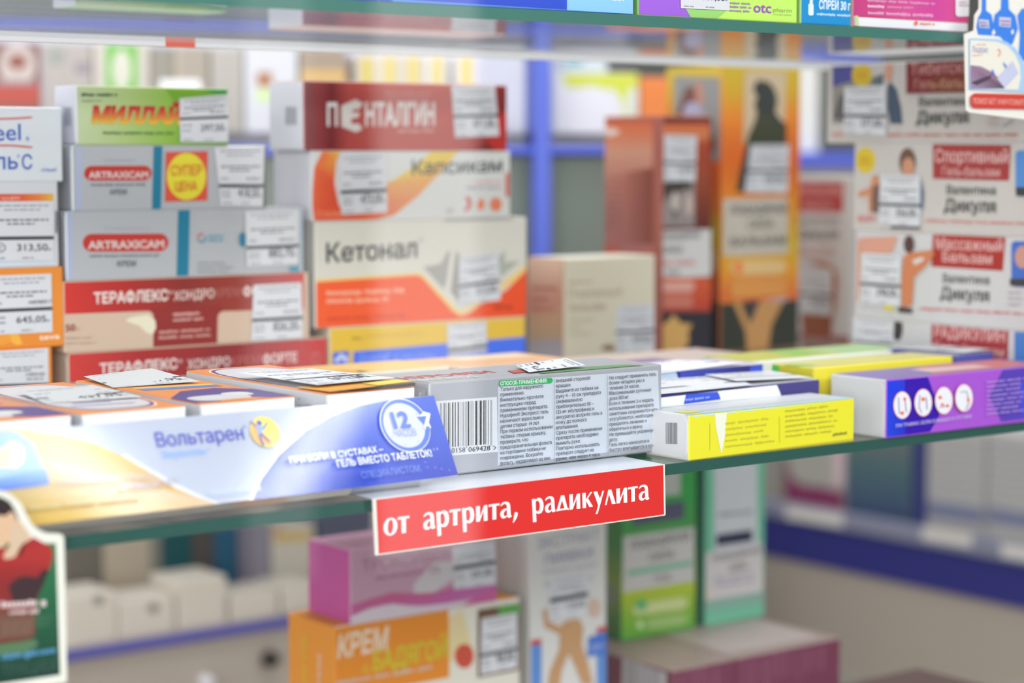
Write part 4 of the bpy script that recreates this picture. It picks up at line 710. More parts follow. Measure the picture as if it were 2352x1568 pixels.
for i, (y0, L, nm, z) in enumerate(DIK):
    c = carton(DL[i], (XD, y0, ZS + z), L, .045, HH[i], {'all': (206, 202, 200), 'front': (204, 203, 206) if i < 2 else (200, 195, 192)}, yaw=-90, group=SD)
    F = c.F; rd = ((166, 56, 62), (168, 52, 46), (164, 62, 62), (128, 44, 50))[i]; wt = (222, 178, 176); dk = (88, 90, 88)
    if i == 0:
        F.q([(2138, 860), (2314, 880), (2317, 748), (2140, 733)], rd); F.text('РАДИКУЛИН', (2147, 774), (2308, 786), 26, wt, .02); F.text('Гель-бальзам', (2147, 806), (2306, 820), 22, wt, .01); F.ell(2062, 754, 12, 28, (66, 60, 60)); F.rr(2331, 756, 2420, 900, (76, 128, 200), .08, 10)
        tag(c, F, (1964, 713), (2055, 720), (2052, 800), (1961, 794), '', .80, lines=True)
    if i == 1:
        F.q([(2139, 612), (2304, 622), (2310, 543), (2143, 534)], rd); F.text('Массажный', (2150, 571), (2303, 577), 26, wt, .02); F.text('Бальзам', (2165, 600), (2279, 606), 24, wt, .02); F.text('Валентина', (2166, 648), (2273, 653), 20, dk, .02); F.text('Дикуля', (2160, 685), (2273, 692), 27, dk, .03); F.bars(2112, 2420, 702, 714, 1, (206, 120, 118), .05, .5, 0); F.rr(2324, 553, 2420, 658, (70, 110, 196), .04, 10); F.ell(2350, 590, 18, 26, (200, 150, 136)); F.t([(2320, 640), (2420, 640), (2420, 660), (2322, 656)], (66, 64, 62)); F.bars(2316, 2350, 664, 705, 3, (170, 166, 170), .04, .35, .2)
        F.t([(1976, 582), (1982, 545), (2064, 543), (2050, 580), (2030, 582)], (214, 156, 136)); F.line([(1975, 545), (1973, 690), (2060, 700)], 5, (222, 150, 112)); F.ell(2090, 561, 12, 21, (86, 62, 60)); F.t([(2078, 588), (2092, 580), (2140, 574), (2150, 582), (2128, 612), (2102, 636), (2098, 700), (2074, 706), (2072, 640)], (204, 128, 90)); F.t([(2098, 598), (2120, 590), (2126, 596), (2104, 608)], (216, 214, 216)); F.q([(2066, 717), (2098, 719), (2098, 708), (2066, 704)], (64, 54, 56)); F.ell(2044, 706, 12, 7, (220, 204, 60))
        tag(c, F, (1983, 580), (2073, 585), (2071, 703), (1977, 696), '398,00', .58)
    if i == 2:
        F.ell(1988, 368, 23, 30, (216, 192, 56)); F.bars(1975, 2002, 358, 380, 2, (206, 150, 50), 0, .6, 0); F.q([(2143, 410), (2318, 415), (2322, 333), (2143, 331)], rd); F.text('Спортивный', (2148, 372), (2316, 374), 30, wt, .02); F.text('Гель-бальзам', (2165, 402), (2297, 405), 20, wt, .01); F.text('Валентина', (2175, 445), (2288, 447), 20, dk, .02); F.text('Дикуля', (2169, 484), (2288, 487), 28, dk, .03); F.bars(2126, 2420, 500, 512, 1, (206, 130, 126), .03, .5, 0); F.rr(2334, 345, 2420, 450, (84, 140, 206), .01, 10); F.t([(2334, 430), (2420, 430), (2420, 452), (2336, 450)], (60, 66, 66))
        F.ell(2086, 372, 19, 32, (112, 84, 70)); F.ell(2088, 384, 14, 22, (200, 146, 118)); F.t([(1972, 442), (2000, 430), (2006, 404), (2020, 402), (2022, 430), (2020, 486), (1998, 488), (1996, 448), (1974, 452)], (206, 140, 104)); F.t([(2005, 430), (2024, 420), (2024, 490), (2004, 486)], (120, 92, 88)); F.t([(2116, 406), (2124, 440), (2122, 480), (2114, 480)], (96, 110, 140)); F.q([(2046, 524), (2116, 526), (2112, 512), (2060, 508)], (60, 54, 74)); F.bars(1972, 2014, 490, 510, 1, (206, 140, 140), 0, .6, 0)
        tag(c, F, (2025, 401), (2117, 402), (2116, 520), (2022, 516), '356,00', .56)
    if i == 3:
        F.q([(1912, 215), (1960, 215), (1960, 150), (1912, 152)], (82, 82, 150)); F.t([(1912, 200), (1950, 188), (1990, 180), (2020, 172), (2024, 280), (1912, 284)], (146, 142, 136)); F.t([(1914, 270), (1928, 220), (1950, 214), (1944, 280)], (100, 98, 98)); F.ell(1980, 172, 23, 27, (214, 186, 56)); F.bars(1966, 1994, 162, 184, 2, (206, 150, 40), 0, .6, 0); F.t([(2006, 182), (2030, 168), (2028, 196), (2006, 196)], (96, 110, 116)); F.q([(2034, 185), (2048, 185), (2052, 148), (2034, 148)], (212, 156, 132)); F.t([(2040, 200), (2046, 188), (2060, 205), (2070, 245), (2074, 284), (2046, 284), (2040, 250)], (72, 88, 108))
        F.q([(2083, 215), (2262, 210), (2262, 125), (2083, 134)], rd); F.q([(2148, 213), (2262, 211), (2262, 172), (2148, 176)], (128, 66, 40)); F.text('Тибетский', (2092, 172), (2250, 165), 26, (196, 140, 138), .02); F.text('Гель-бальзам', (2102, 204), (2256, 200), 22, (196, 146, 130), .01); F.text('Валентина', (2112, 243), (2228, 241), 20, dk, .02); F.text('Дикуля', (2106, 283), (2226, 281), 28, dk, .03); F.bars(2040, 2340, 303, 316, 1, (190, 120, 116), 0, .5, 0); F.bars(1914, 1950, 302, 314, 1, (206, 130, 110), 0, .6, 0); F.line([(2306, 290), (2330, 276)], 3, (130, 130, 136)); F.bars(2272, 2300, 264, 290, 3, (190, 160, 156), 0, .4, 0)
        tag(c, F, (1943, 200), (2038, 195), (2038, 312), (1941, 307), '377,00', .58)
# ------------------------------------------------------------------ cartons on the top shelf (only their feet are in view)
BY = .7045
def up(px0, px1): return atZ(px0, 0, ZU).x, 0
c = carton('dark blue and pale blue carton standing on the top shelf', (.4785, BY, ZU), .1345, .05, .05, {'all': (40, 70, 190), 'front': (42, 76, 196), 'bottom': (150, 180, 230)})
F = c.F; F.hgrad(-100, 60, [(900, (60, 80, 190)), (1302, (44, 78, 200))]); F.q([(1302, 60), (1500, 60), (1500, -100), (1302, -100)], (138, 196, 246)); F.q([(900, 3), (1470, 37), (1470, 33), (900, -1)], (110, 176, 238)); F.bars(1404, 1432, -4, 2, 1, (220, 236, 250), .06, .6, 0)
c = carton('purple and lime carton with a price ticket standing on the top shelf', (.6155, BY, ZU), .0985, .05, .05, {'all': (186, 226, 104), 'front': (190, 234, 104), 'left': (120, 180, 90), 'bottom': (190, 200, 150)})
F = c.F; F.t([(1440, 60), (1586, 60), (1560, -10), (1550, -100), (1440, -100)], (156, 96, 214)); F.t([(1586, 60), (1648, 60), (1674, 20), (1674, -100), (1560, -100), (1570, 12)], (150, 206, 114)); F.text('otc', (1730, 28), (1771, 30), 24, (150, 80, 190), .02); F.text('pharm', (1775, 27), (1818, 29), 10, (150, 160, 120)); F.bars(1675, 1726, 2, 28, 3, (160, 120, 190), .06, .5, .1); F.bars(1775, 1818, 30, 35, 1, (170, 196, 110), .05, .5, 0)
tag(c, F, (1560, -82), (1672, -77), (1674, 24), (1562, 19), '819,00', .50, psize=.16)
c = carton('teal blue spray carton with white lettering standing on the top shelf', (.7160, BY, ZU), .0340, .045, .05, {'all': (30, 132, 196), 'front': (28, 140, 204), 'left': (150, 190, 110), 'bottom': (160, 190, 110)})
F = c.F; F.text('СПРЕЙ 30 г', (1881, 20), (1961, 24), 20, (226, 240, 250), .03); F.bars(1876, 1962, 27, 37, 1, (190, 222, 242), .05, .5, 0); F.rr(1856, 8, 1868, 35, (220, 236, 246), .05, 4); F.rr(1859, -3, 1866, 10, (220, 236, 246), .05, 2)
c = carton('magenta carton with a white foot and small orange emblem standing on the top shelf', (.7515, BY, ZU), .0835, .045, .05, {'all': (224, 224, 226), 'front': (206, 72, 142), 'left': (190, 210, 160)})
F = c.F; F.q([(1950, 90), (2300, 110), (2300, 56), (1950, 36)], (228, 229, 233)); F.line([(1970, 38), (2240, 54)], 2, (206, 60, 80)); F.hgrad(-100, 36, [(1960, (190, 60, 120)), (2080, (208, 78, 146)), (2150, (200, 66, 150)), (2270, (206, 72, 130))], .057); F.z += 2; F.bars(1992, 2030, 9, 19, 1, (236, 200, 220), .03, .6, 0); F.bars(2036, 2096, 11, 21, 1, (222, 150, 190), .03, .4, 0); F.bars(1992, 2142, 23, 36, 1, (228, 166, 200), .04, .5, 0); F.bars(1990, 2160, -4, 6, 1, (226, 156, 196), .05, .5, .1)
F.rr(2193, -40, 2290, 38, (232, 232, 236), .03, 8); F.bars(2200, 2250, 2, 16, 2, (190, 140, 160), .03, .5, .1); F.rr(2098, 48, 2106, 58, (226, 110, 80), .02, 4); F.bars(2111, 2146, 50, 58, 1, (228, 140, 110), .03, .6, 0); F.q([(1960, 60), (1970, 60), (1968, 36), (1958, 36)], (190, 210, 150))
# ------------------------------------------------------------------ shelf talkers clipped to the shelf edges
YW = .6925
def card(label, name, outline, col, loc, th=.0007):
    t = Thing(name, label, 'shelf talker', loc, 'sign_card')
    F = Face(t.mb, Vector((0, YW, 0)), X1, Z1); P = [F.w(*p, 0) for p in outline]; t.mb.tess([P], col); t.mb.tess([[p + Y1 * th for p in P]], (214, 214, 210))
    for a, b in zip(P, P[1:] + P[:1]): t.mb.poly([a, b, b + Y1 * th, a + Y1 * th], col)
    k = t.part('clip', 'paper'); return t, F, k
t, F, k = card('die-cut card showing a dark-haired man in a red sweater on green, at the shelf edge', 'shelf_talker', [(-170, 1210), (-120, 1150), (-60, 1128), (-20, 1124), (5, 1127), (20, 1131), (36, 1144), (50, 1158), (62, 1184), (74, 1204), (88, 1216), (106, 1224), (131, 1225), (142, 1227), (147, 1234), (150, 1348), (154, 1560), (151, 1567), (0, 1592), (-170, 1612)], (226, 226, 216), (.31, YW, 1.29))
a = atY(60, 1222, YW); k.mb.box(Vector((a.x - .010, YW + .0007, ZS - .012)), X1, Y1, Z1, .02, YE - YW - .0012, .010, (220, 220, 216), None, .0003)
F.t([(-150, 1240), (118, 1247), (128, 1247), (138, 1549), (0, 1570), (-150, 1592)], [(40, 110, 70), (50, 122, 76), (44, 116, 74), (26, 60, 50), (26, 58, 50), (26, 60, 50)])
F.t([(-150, 1290), (-40, 1240), (-10, 1262), (8, 1258), (40, 1255), (56, 1246), (76, 1233), (100, 1246), (118, 1256), (121, 1280), (112, 1310), (98, 1345), (84, 1375), (80, 1420), (82, 1455), (60, 1476), (0, 1486), (-150, 1500)], [(160, 44, 44)] * 6 + [(168, 52, 50)] * 4 + [(150, 46, 46), (130, 44, 44), (120, 44, 44), (112, 52, 46), (106, 58, 48), (104, 60, 48), (104, 62, 48), (120, 50, 44)])
F.t([(18, 1344), (40, 1326), (60, 1322), (85, 1326), (100, 1306), (112, 1310), (98, 1345), (80, 1378), (62, 1380), (30, 1382)], (62, 44, 48))
F.t([(-60, 1140), (-20, 1138), (4, 1142), (22, 1152), (34, 1172), (42, 1194), (30, 1196), (20, 1186), (0, 1190), (-60, 1190)], (52, 42, 42))
F.t([(-60, 1188), (0, 1183), (15, 1184), (22, 1174), (32, 1178), (36, 1192), (44, 1196), (66, 1226), (70, 1232), (54, 1246), (50, 1240), (42, 1262), (34, 1278), (10, 1284), (6, 1276), (22, 1250), (16, 1244), (8, 1256), (-10, 1258), (-60, 1240)], (214, 178, 146))
F.t([(22, 1206), (30, 1200), (60, 1224), (58, 1240), (42, 1260), (30, 1280), (10, 1284), (24, 1250)], (206, 182, 156)); F.t([(52, 1248), (56, 1246), (50, 1270), (42, 1280), (46, 1262)], (60, 44, 44))
F.rr(-120, 1418, 78, 1482, (112, 78, 64), -.10, 12); F.bars(0, 106, 1378, 1398, 1, (226, 206, 206), -.06, .7, 0); F.bars(20, 88, 1398, 1412, 1, (216, 190, 190), -.06, .6, 0); F.bars(0, 80, 1424, 1460, 5, (140, 118, 106), -.06, .4, .1); F.bars(78, 120, 1412, 1440, 4, (86, 130, 104), -.04, .4, .4)
F.t([(-150, 1500), (80, 1466), (86, 1480), (60, 1496), (-150, 1520)], (84, 118, 84)); F.text('ctum-gel.com', (0, 1513), (126, 1497), 15, (96, 160, 206), .025); F.text('ТРУКЦИЕЙ', (3, 1553), (126, 1538), 27, (66, 98, 88), .0)
t, F, k = card('die-cut advertising card with blue athlete figures and a red strip, clipped to the upper shelf', 'shelf_talker', [(2216, 78), (2238, 70), (2240, 35), (2250, 20), (2250, -60), (2440, -60), (2440, 285), (2226, 258), (2220, 253)], (234, 232, 224), (.85, YW, 1.48))
a = atY(2290, 85, YW); k.mb.box(Vector((a.x - .010, YW + .0007, ZU - .012)), X1, Y1, Z1, .02, YE - YW - .0012, .010, (220, 220, 216), None, .0003)
bl = (62, 130, 226)
for pts in ([(2246, 40), (2250, 34), (2254, 26), (2256, -60), (2265, -60), (2265, 24), (2278, 34), (2282, 60), (2278, 82), (2246, 80), (2242, 62)], [(2284, 34), (2298, 21), (2302, -60), (2314, -60), (2317, 21), (2332, 36), (2338, 66), (2326, 100), (2318, 108), (2296, 84), (2282, 82), (2280, 60)], [(2336, 36), (2346, 20), (2440, 10), (2440, 140), (2338, 140), (2342, 80)]): F.t(pts, bl)
F.q([(2248, 63), (2272, 65), (2270, 46), (2247, 44)], (196, 196, 220)); F.q([(2294, 60), (2320, 63), (2321, 41), (2294, 39)], (206, 200, 220)); F.bars(2250, 2270, 48, 62, 2, (120, 110, 170), .05, .5, 0); F.bars(2297, 2318, 44, 60, 2, (120, 110, 180), .05, .5, 0); F.t([(2276, 76), (2281, 66), (2285, 76), (2279, 82)], (228, 230, 234)); F.t([(2320, 72), (2325, 66), (2327, 76), (2322, 80)], (228, 230, 234))
F.t([(2224, 206), (2440, 216), (2440, 150), (2352, 148), (2344, 132), (2330, 110), (2310, 96), (2290, 90), (2224, 88)], (168, 200, 232)); F.t([(2226, 203), (2336, 206), (2342, 180), (2340, 150), (2330, 126), (2312, 106), (2288, 96), (2226, 92)], (232, 228, 216))
F.text('Лоцерил', (2230, 120), (2266, 122), 15, (110, 120, 190), .0); F.bars(2240, 2262, 99, 106, 1, (236, 180, 150), 0, .5, 0); F.bars(2230, 2255, 124, 130, 1, (236, 170, 130), 0, .5, 0); F.disc(2290, 121, .0018, (226, 140, 120), .0011, -100, 120)
F.t([(2226, 150), (2250, 152), (2272, 164), (2290, 178), (2298, 190), (2304, 203), (2226, 203)], [(150, 120, 150), (172, 150, 172), (160, 130, 150), (140, 110, 130), (150, 120, 140), (90, 70, 80), (160, 140, 170)]); F.t([(2226, 190), (2250, 180), (2275, 172), (2270, 182), (2240, 196)], (84, 66, 84)); F.t([(2286, 180), (2304, 202), (2336, 168), (2322, 140)], (196, 200, 226)); F.t([(2276, 158), (2282, 172), (2272, 170)], (90, 120, 220)); F.t([(2300, 142), (2308, 150), (2308, 158), (2302, 150)], (96, 150, 226))
F.rr(2225, 214, 2440, 248, (206, 66, 56), .02, 12); F.text('ПОМОГАЕТ УНИЧТОЖИТЬ ГРИБОК', (2230, 238), (2392, 243), 13, (236, 186, 176), .0)

# ------------------------------------------------------------------ lower shelf
c = carton('orange carton with white and yellow lettering, under the pink carton', (.6465, 1.0, ZL), .1345, .05, .0962, {'all': (206, 196, 170), 'front': (222, 218, 206), 'left': (224, 144, 50), 'top': (226, 150, 60)})
F = c.F; F.q([(740, 1610), (1032, 1555), (1030, 1380), (740, 1430)], (222, 138, 50)); F.t([(1030, 1420), (1062, 1400), (1085, 1490), (1032, 1520)], (222, 206, 160)); F.ell(1066, 1506, 22, 28, (200, 84, 66))
F.text('КРЕМ', (774, 1511), (888, 1490), 52, (226, 208, 186), .03, .12); F.text('с', (833, 1545), (849, 1542), 22, (206, 186, 60), .02); F.text('БАДЯГОЙ', (855, 1540), (1025, 1508), 44, (204, 186, 56), .035, .08); F.bars(760, 1040, 1560, 1580, 1, (200, 190, 180), -.17, .4, .2)
F.q([(1096, 1556), (1190, 1538), (1192, 1384), (1096, 1400)], (110, 84, 66)); F.t([(1150, 1420), (1192, 1412), (1192, 1384), (1140, 1392)], (96, 160, 84))
tag(c, F, (1104, 1420), (1186, 1406), (1186, 1532), (1102, 1550), '98,00', .62)
G = c.Lf
G = Face(c.mb, c.O, Z1, c.uy); G.z = 4; G.text('БАДЯГОЙ', (706, 1640), (704, 1462), 15, (214, 184, 52), .03); G.text('КРЕМ', (738, 1600), (738, 1504), 12, (226, 196, 182), .03)
c = carton('pink carton with a magenta end and a wavy band, on the orange carton', (.6575, 1.0, ZL + .0962), .1055, .045, .0435, {'all': (196, 150, 178), 'front': (196, 156, 178), 'left': (188, 84, 150), 'top': (216, 160, 190)}, flap=(188, 84, 150))
F = c.F; F.t([(950, 1340), (1000, 1290), (1040, 1290), (1040, 1330), (980, 1370), (950, 1370)], (206, 200, 204)); F.t([(800, 1390), (850, 1375), (900, 1360), (960, 1362), (1000, 1360), (1060, 1340), (1145, 1325), (1145, 1360), (1060, 1378), (1000, 1390), (950, 1390), (880, 1388), (800, 1420)], [(196, 100, 140)] * 6 + [(190, 110, 170)] * 3 + [(190, 100, 160)] * 4); F.t([(800, 1440), (800, 1416), (850, 1396), (900, 1386), (960, 1392), (1020, 1386), (1145, 1370), (1145, 1402)], (212, 200, 210)); F.t([(1060, 1400), (1145, 1385), (1145, 1345), (1100, 1365)], (196, 100, 156))
F.text('ТРОКСИВЕН', (831, 1314), (1034, 1283), 28, (166, 116, 136), .0); F.bars(862, 970, 1322, 1334, 1, (170, 120, 140), -.15, .5, 0); F.text('2%', (986, 1318), (1010, 1314), 16, (176, 130, 150))
tag(c, F, (1037, 1256), (1134, 1238), (1138, 1340), (1042, 1353), '241,00', .46, bandh=.09)
c = carton('tall white carton showing walking legs and blue tubes, right of the orange carton', (.7885, 1.0, ZL), .0615, .04, .160, {'all': (196, 194, 192), 'front': (212, 212, 210)})
c.label = 'tall white carton showing walking legs and blue tubes, between the orange and green cartons'
F = c.F; gb = (150, 150, 176); F.text('ЭКСТРАКТ', (1234, 1262), (1376, 1238), 26, gb, .01); F.text('ПИЯВКИ', (1250, 1298), (1362, 1279), 24, gb, .02); F.bars(1246, 1372, 1306, 1322, 1, (176, 178, 196), -.15, .5, 0); F.bars(1250, 1362, 1332, 1352, 1, (176, 176, 190), -.15, .5, 0)
F.t([(1245, 1400), (1256, 1398), (1258, 1425), (1284, 1438), (1300, 1424), (1330, 1420), (1340, 1440), (1336, 1480), (1350, 1520), (1362, 1572), (1336, 1572), (1320, 1530), (1306, 1500), (1290, 1540), (1284, 1580), (1256, 1580), (1262, 1540), (1284, 1490), (1284, 1456), (1250, 1440)], (192, 150, 110)); F.ell(1364, 1396, 16, 22, (206, 180, 166))
for x0, x1, y in ((1216, 1243, 1478), (1370, 1396, 1448)): F.q([(x0, 1640), (x1, 1636), (x1, y), (x0, y + 4)], (96, 140, 206)); F.q([(x0, y + 4), (x1, y), (x1, y - 12), (x0, y - 8)], (196, 72, 66))
F.q([(1348, 1508), (1392, 1500), (1392, 1452), (1350, 1462)], (76, 116, 196)); F.text('10+', (1354, 1496), (1386, 1490), 18, (160, 180, 220), .01)
tag(c, F, (1262, 1330), (1348, 1314), (1348, 1408), (1260, 1424), '118,00', .46, bandh=.12)
mr = {'all': (112, 56, 78), 'front': (116, 60, 82), 'left': (112, 66, 76), 'top': (142, 124, 118)}
c = carton('maroon striped carton with a grey barcode panel on its end, under the green carton', (.8785, .969, ZL), .0545, .13, .0415, mr); c.F.bars(1550, 1676, 1540, 1600, 1, (146, 102, 120), -.2, 1.0, 0, word=(.12, .3), wpx=18)
F = c.Lf; F.q([(1428, 1580), (1530, 1605), (1530, 1545), (1430, 1508)], (176, 172, 174)); F.barcode(1440, 1520, 1516, 1575, (140, 136, 140), .33)
c = carton('maroon striped carton under the mint carton', (.9340, .969, ZL), .0960, .13, .0415, mr); c.F.bars(1690, 1922, 1510, 1580, 1, (142, 98, 118), -.2, 1.0, 0, word=(.12, .3), wpx=20)
top_poly(c, [(.05, .1), (.9, .08), (.95, .6), (.1, .7)], (164, 150, 146))
c = carton('small brown carton lying low beside the maroon striped cartons', (1.005, .87, ZL), .075, .075, .018, {'all': (84, 60, 56), 'top': (88, 64, 60)})
ZM = ZL + .0415
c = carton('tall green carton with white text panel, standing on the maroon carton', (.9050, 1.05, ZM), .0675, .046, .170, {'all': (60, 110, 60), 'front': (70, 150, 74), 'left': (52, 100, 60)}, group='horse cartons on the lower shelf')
F = c.F; F.vgrad(1400, 1640, [(1000, (54, 140, 70)), (1180, (60, 150, 76)), (1260, (84, 140, 80)), (1370, (170, 186, 60)), (1420, (128, 172, 60)), (1475, (92, 160, 66))], -.144); F.q([(1452, 1208), (1572, 1190), (1572, 1148), (1452, 1168)], (84, 84, 104)); F.q([(1440, 1150), (1562, 1134), (1562, 1080), (1440, 1098)], (170, 172, 168))
F.q([(1429, 1360), (1594, 1333), (1594, 1210), (1432, 1232)], (190, 188, 186)); F.text('ЛОШАДИНАЯ', (1446, 1262), (1584, 1238), 20, (112, 108, 106), .03); F.text('СИЛА', (1490, 1289), (1548, 1280), 19, (124, 118, 114), .03); F.q([(1440, 1322), (1590, 1298), (1590, 1286), (1440, 1310)], (116, 176, 146)); F.text('ГЕЛЬ', (1502, 1336), (1540, 1330), 13, (120, 112, 110), .02)
F.rr(1452, 1386, 1578, 1414, (190, 200, 140), -.14); F.ell(1472, 1388, 14, 14, (100, 170, 110)); F.rr(1484, 1420, 1576, 1446, (150, 180, 110), -.14, 8); F.ell(1469, 1434, 7, 8, (200, 220, 170))
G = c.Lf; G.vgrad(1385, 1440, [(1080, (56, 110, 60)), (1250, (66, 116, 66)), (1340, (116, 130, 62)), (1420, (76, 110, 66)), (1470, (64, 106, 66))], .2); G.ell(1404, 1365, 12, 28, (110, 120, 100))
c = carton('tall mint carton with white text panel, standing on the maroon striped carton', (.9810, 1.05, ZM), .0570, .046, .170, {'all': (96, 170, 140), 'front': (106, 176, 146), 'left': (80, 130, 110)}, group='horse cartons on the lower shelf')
F = c.F; F.q([(1640, 1270), (1740, 1256), (1740, 1060), (1640, 1060)], (190, 194, 200)); F.q([(1645, 1254), (1728, 1242), (1728, 1216), (1645, 1228)], (50, 52, 76)); F.bars(1650, 1728, 1178, 1186, 1, (90, 96, 100), -.1, .8, 0); F.q([(1616, 1380), (1752, 1358), (1752, 1246), (1616, 1270)], (196, 192, 192)); F.text('ЛОШАДИНАЯ', (1634, 1290), (1748, 1268), 14, (110, 106, 112), .03); F.text('СИЛА', (1674, 1312), (1716, 1304), 15, (110, 106, 112), .03); F.bars(1640, 1740, 1322, 1350, 2, (166, 156, 176), -.13, .6, .1); F.ell(1626, 1366, 8, 14, (206, 190, 176))
F.vgrad(1600, 1770, [(1384, (140, 160, 156)), (1410, (116, 176, 150)), (1480, (110, 190, 156))], -.15)

# ------------------------------------------------------------------ store counters seen through the case
def px_box(label, x0, x1, yt, Y, z0, D, cols, name='medicine_box', cat='medicine box', mat='carton', group=None):
    ym = yt + 20; a = atY(x0, ym, Y).x; b = atY(x1, ym, Y).x; z1 = atY((x0 + x1) / 2, yt, Y).z
    return carton(label, (a, Y, z0), b - a, D, max(.01, z1 - z0), cols, 0, mat, group, name, cat, None, .001)
YC = 1.594; ZC = 1.04
t = Thing('service_counter', 'beige service counter with thin blue edge, behind the pink and orange cartons', 'counter', (.75, YC, 0), 'paint')
t.mb.box(Vector((-.3, YC + .004, 0)), X1, Y1, Z1, 1.78, .55, ZC, (180, 169, 158), None, .001)
k = t.part('edge_strip', 'paint', 'thin blue edge'); k.mb.box(Vector((-.3, YC, ZC - .0115)), X1, Y1, Z1, 1.78, .004, .0095, (92, 92, 166), None, .0005)
for px, py, r, cl, nm in ((612, 1510, .0075, (52, 48, 42), 'lock'), (466, 1562, .006, (226, 222, 230), 'knob')):
    k = t.part(nm, 'paint'); p = atY(px, py, YC + .004); k.mb.lathe(p, [(r * .7, 0), (r, .003), (r, .010), (r * .7, .013), (0, .0135)], cl, 20, axis=-Y1)
wh = (214, 205, 192); WG = 'white cartons on the blue-edged counter'
for lab, x0, x1, yt, dots in (('white carton with a round dark mark on the counter, nearest the man card', 152, 268, 1342, [(226, 1378)]), ('white carton with a round dark mark on the counter, second from the man card', 272, 402, 1352, [(352, 1397)]), ('tall white carton on the blue-edged counter below the green glass edge', 408, 520, 1306, []), ('low white unmarked carton on the blue-edged counter, between two white ones', 530, 640, 1340, []), ('white carton on the counter right beside the magenta end of the pink carton', 648, 745, 1322, [])):
    c = px_box(lab, x0, x1, yt + 22, 1.60, ZC, .05, wh, group=WG)
    for x, y in dots: c.F.ell(x, y, 12, 12, (130, 126, 118))
BGp = 'goods standing behind the white cartons on the counter'
for lab, x0, x1, yt, cl in (('dark grey-brown carton on the counter near the card with the man', 150, 235, 1225, (116, 110, 100)), ('beige carton standing on the counter near the card with the man', 238, 345, 1222, (190, 176, 156)), ('grey carton standing on the counter, next to the beige one', 345, 372, 1225, (136, 136, 126)), ('dark teal carton on the counter under the green glass edge', 375, 440, 1218, (24, 84, 90)), ('charcoal carton on the counter beside the dark teal one', 442, 492, 1215, (84, 80, 78)), ('deep blue carton on the counter beside the charcoal one', 494, 545, 1215, (40, 96, 126)), ('greyish violet carton on the counter beside the deep blue one', 548, 620, 1200, (126, 120, 138)), ('pale carton with a yellow stripe standing on the blue-edged counter', 625, 722, 1206, (206, 198, 180)), ('dark blue-grey carton on the counter by the corner of the red sign', 735, 860, 1170, (96, 100, 122)), ('brown-grey carton on the counter behind the pink carton', 1120, 1215, 1235, (160, 146, 138))):
    c = px_box(lab, x0, x1, yt, 1.70, ZC, .08, cl, group=BGp)
    if 'yellow' in lab: c.F.q([(630, 1246), (712, 1240), (712, 1218), (630, 1222)], (206, 170, 70)); c.F.ell(625, 1215, 20, 10, (190, 110, 80))
XC = 1.69; zb = atX(1750, 1272, XC).z
t = Thing('service_counter', 'beige side counter with a broad dark blue band, in the far lower corner', 'counter', (XC, 1.4, 0), 'paint')
t.mb.box(Vector((XC + .003, .55, 0)), X1, Y1, Z1, .5, 1.75, ZC, (166, 157, 146), None, .001)
k = t.part('blue_band', 'paint', 'broad dark blue band'); k.mb.box(Vector((XC, .55, zb)), X1, Y1, Z1, .003, 1.75, ZC - zb, (44, 46, 118), None, .0004)
k = t.part('price_rail', 'paint', 'pale price rail'); k.mb.box(Vector((XC - .004, .55, ZC + .0005)), X1, Y1, Z1, .012, 1.75, .018, (128, 130, 150), None, .0005)
G = Face(k.mb, Vector((XC - .004, 2, 0)), -Y1, Z1); G.z = 3
for x0, x1, y in ((1805, 1936, 1160), (2118, 2232, 1208), (2300, 2420, 1248)): G.q([(x0, y + 30), (x1, y + 30 + (x1 - x0) * .16), (x1, y + (x1 - x0) * .16), (x0, y)], (206, 202, 198))
def xbox(label, x0, x1, yt, X, z0, D, cols, name='medicine_box', cat='medicine box'):
    ya = atX(x0, yt + 30, X).y; yb = atX(x1, yt + 30, X).y; z1 = atX((x0 + x1) / 2, yt, X).z
    return carton(label, (X, ya, z0), ya - yb, D, z1 - z0, cols, -90, 'carton', None, name, cat, None, .001)
c = xbox('white carton with a dark magenta foot on the side counter', 1805, 1940, 1020, XC + .03, ZC + .0006, .15, {'all': (166, 164, 158), 'front': (164, 162, 154)}); F = c.F
F.t([(1800, 1040), (1816, 1095), (1840, 1112), (1900, 1120), (1930, 1130), (1945, 1120), (1945, 1180), (1800, 1170)], (130, 52, 92)); F.q([(1915, 1112), (1940, 1116), (1940, 1000), (1915, 1000)], (206, 180, 186)); F.t([(1800, 1180), (1950, 1200), (1950, 1172), (1800, 1152)], (176, 130, 150))
c = xbox('dark blue-green carton on the side counter beside the white and magenta one', 1945, 2092, 1000, XC + .03, ZC + .0006, .15, {'all': (84, 104, 112), 'front': (80, 106, 112)}); c.F.vgrad(1940, 2100, [(960, (106, 110, 112)), (1060, (74, 104, 108)), (1180, (60, 74, 112))], .13)
c = xbox('narrow dark blue post standing on the side counter', 2100, 2124, 930, XC + .03, ZC + .0006, .04, (52, 58, 120), 'post', 'post')
for lab, x0, x1, yt in (('pale grey bundle of leaflets with lined side, next to the narrow blue post', 2130, 2262, 985), ('pale grey bundle of leaflets beyond the one next to the narrow blue post', 2268, 2420, 1000)):
    c = xbox(lab, x0, x1, yt, XC + .03, ZC + .0006, .2, {'all': (176, 174, 172)}, 'leaflet_bundle', 'leaflets'); c.F.bars(x0, x1, yt + 10, yt + 190, 9, (146, 148, 154), .15, .3, 0, word=(20, 40))
    c.F.rect(x0, yt + 165, x1, yt + 200, (120, 124, 150), .15)

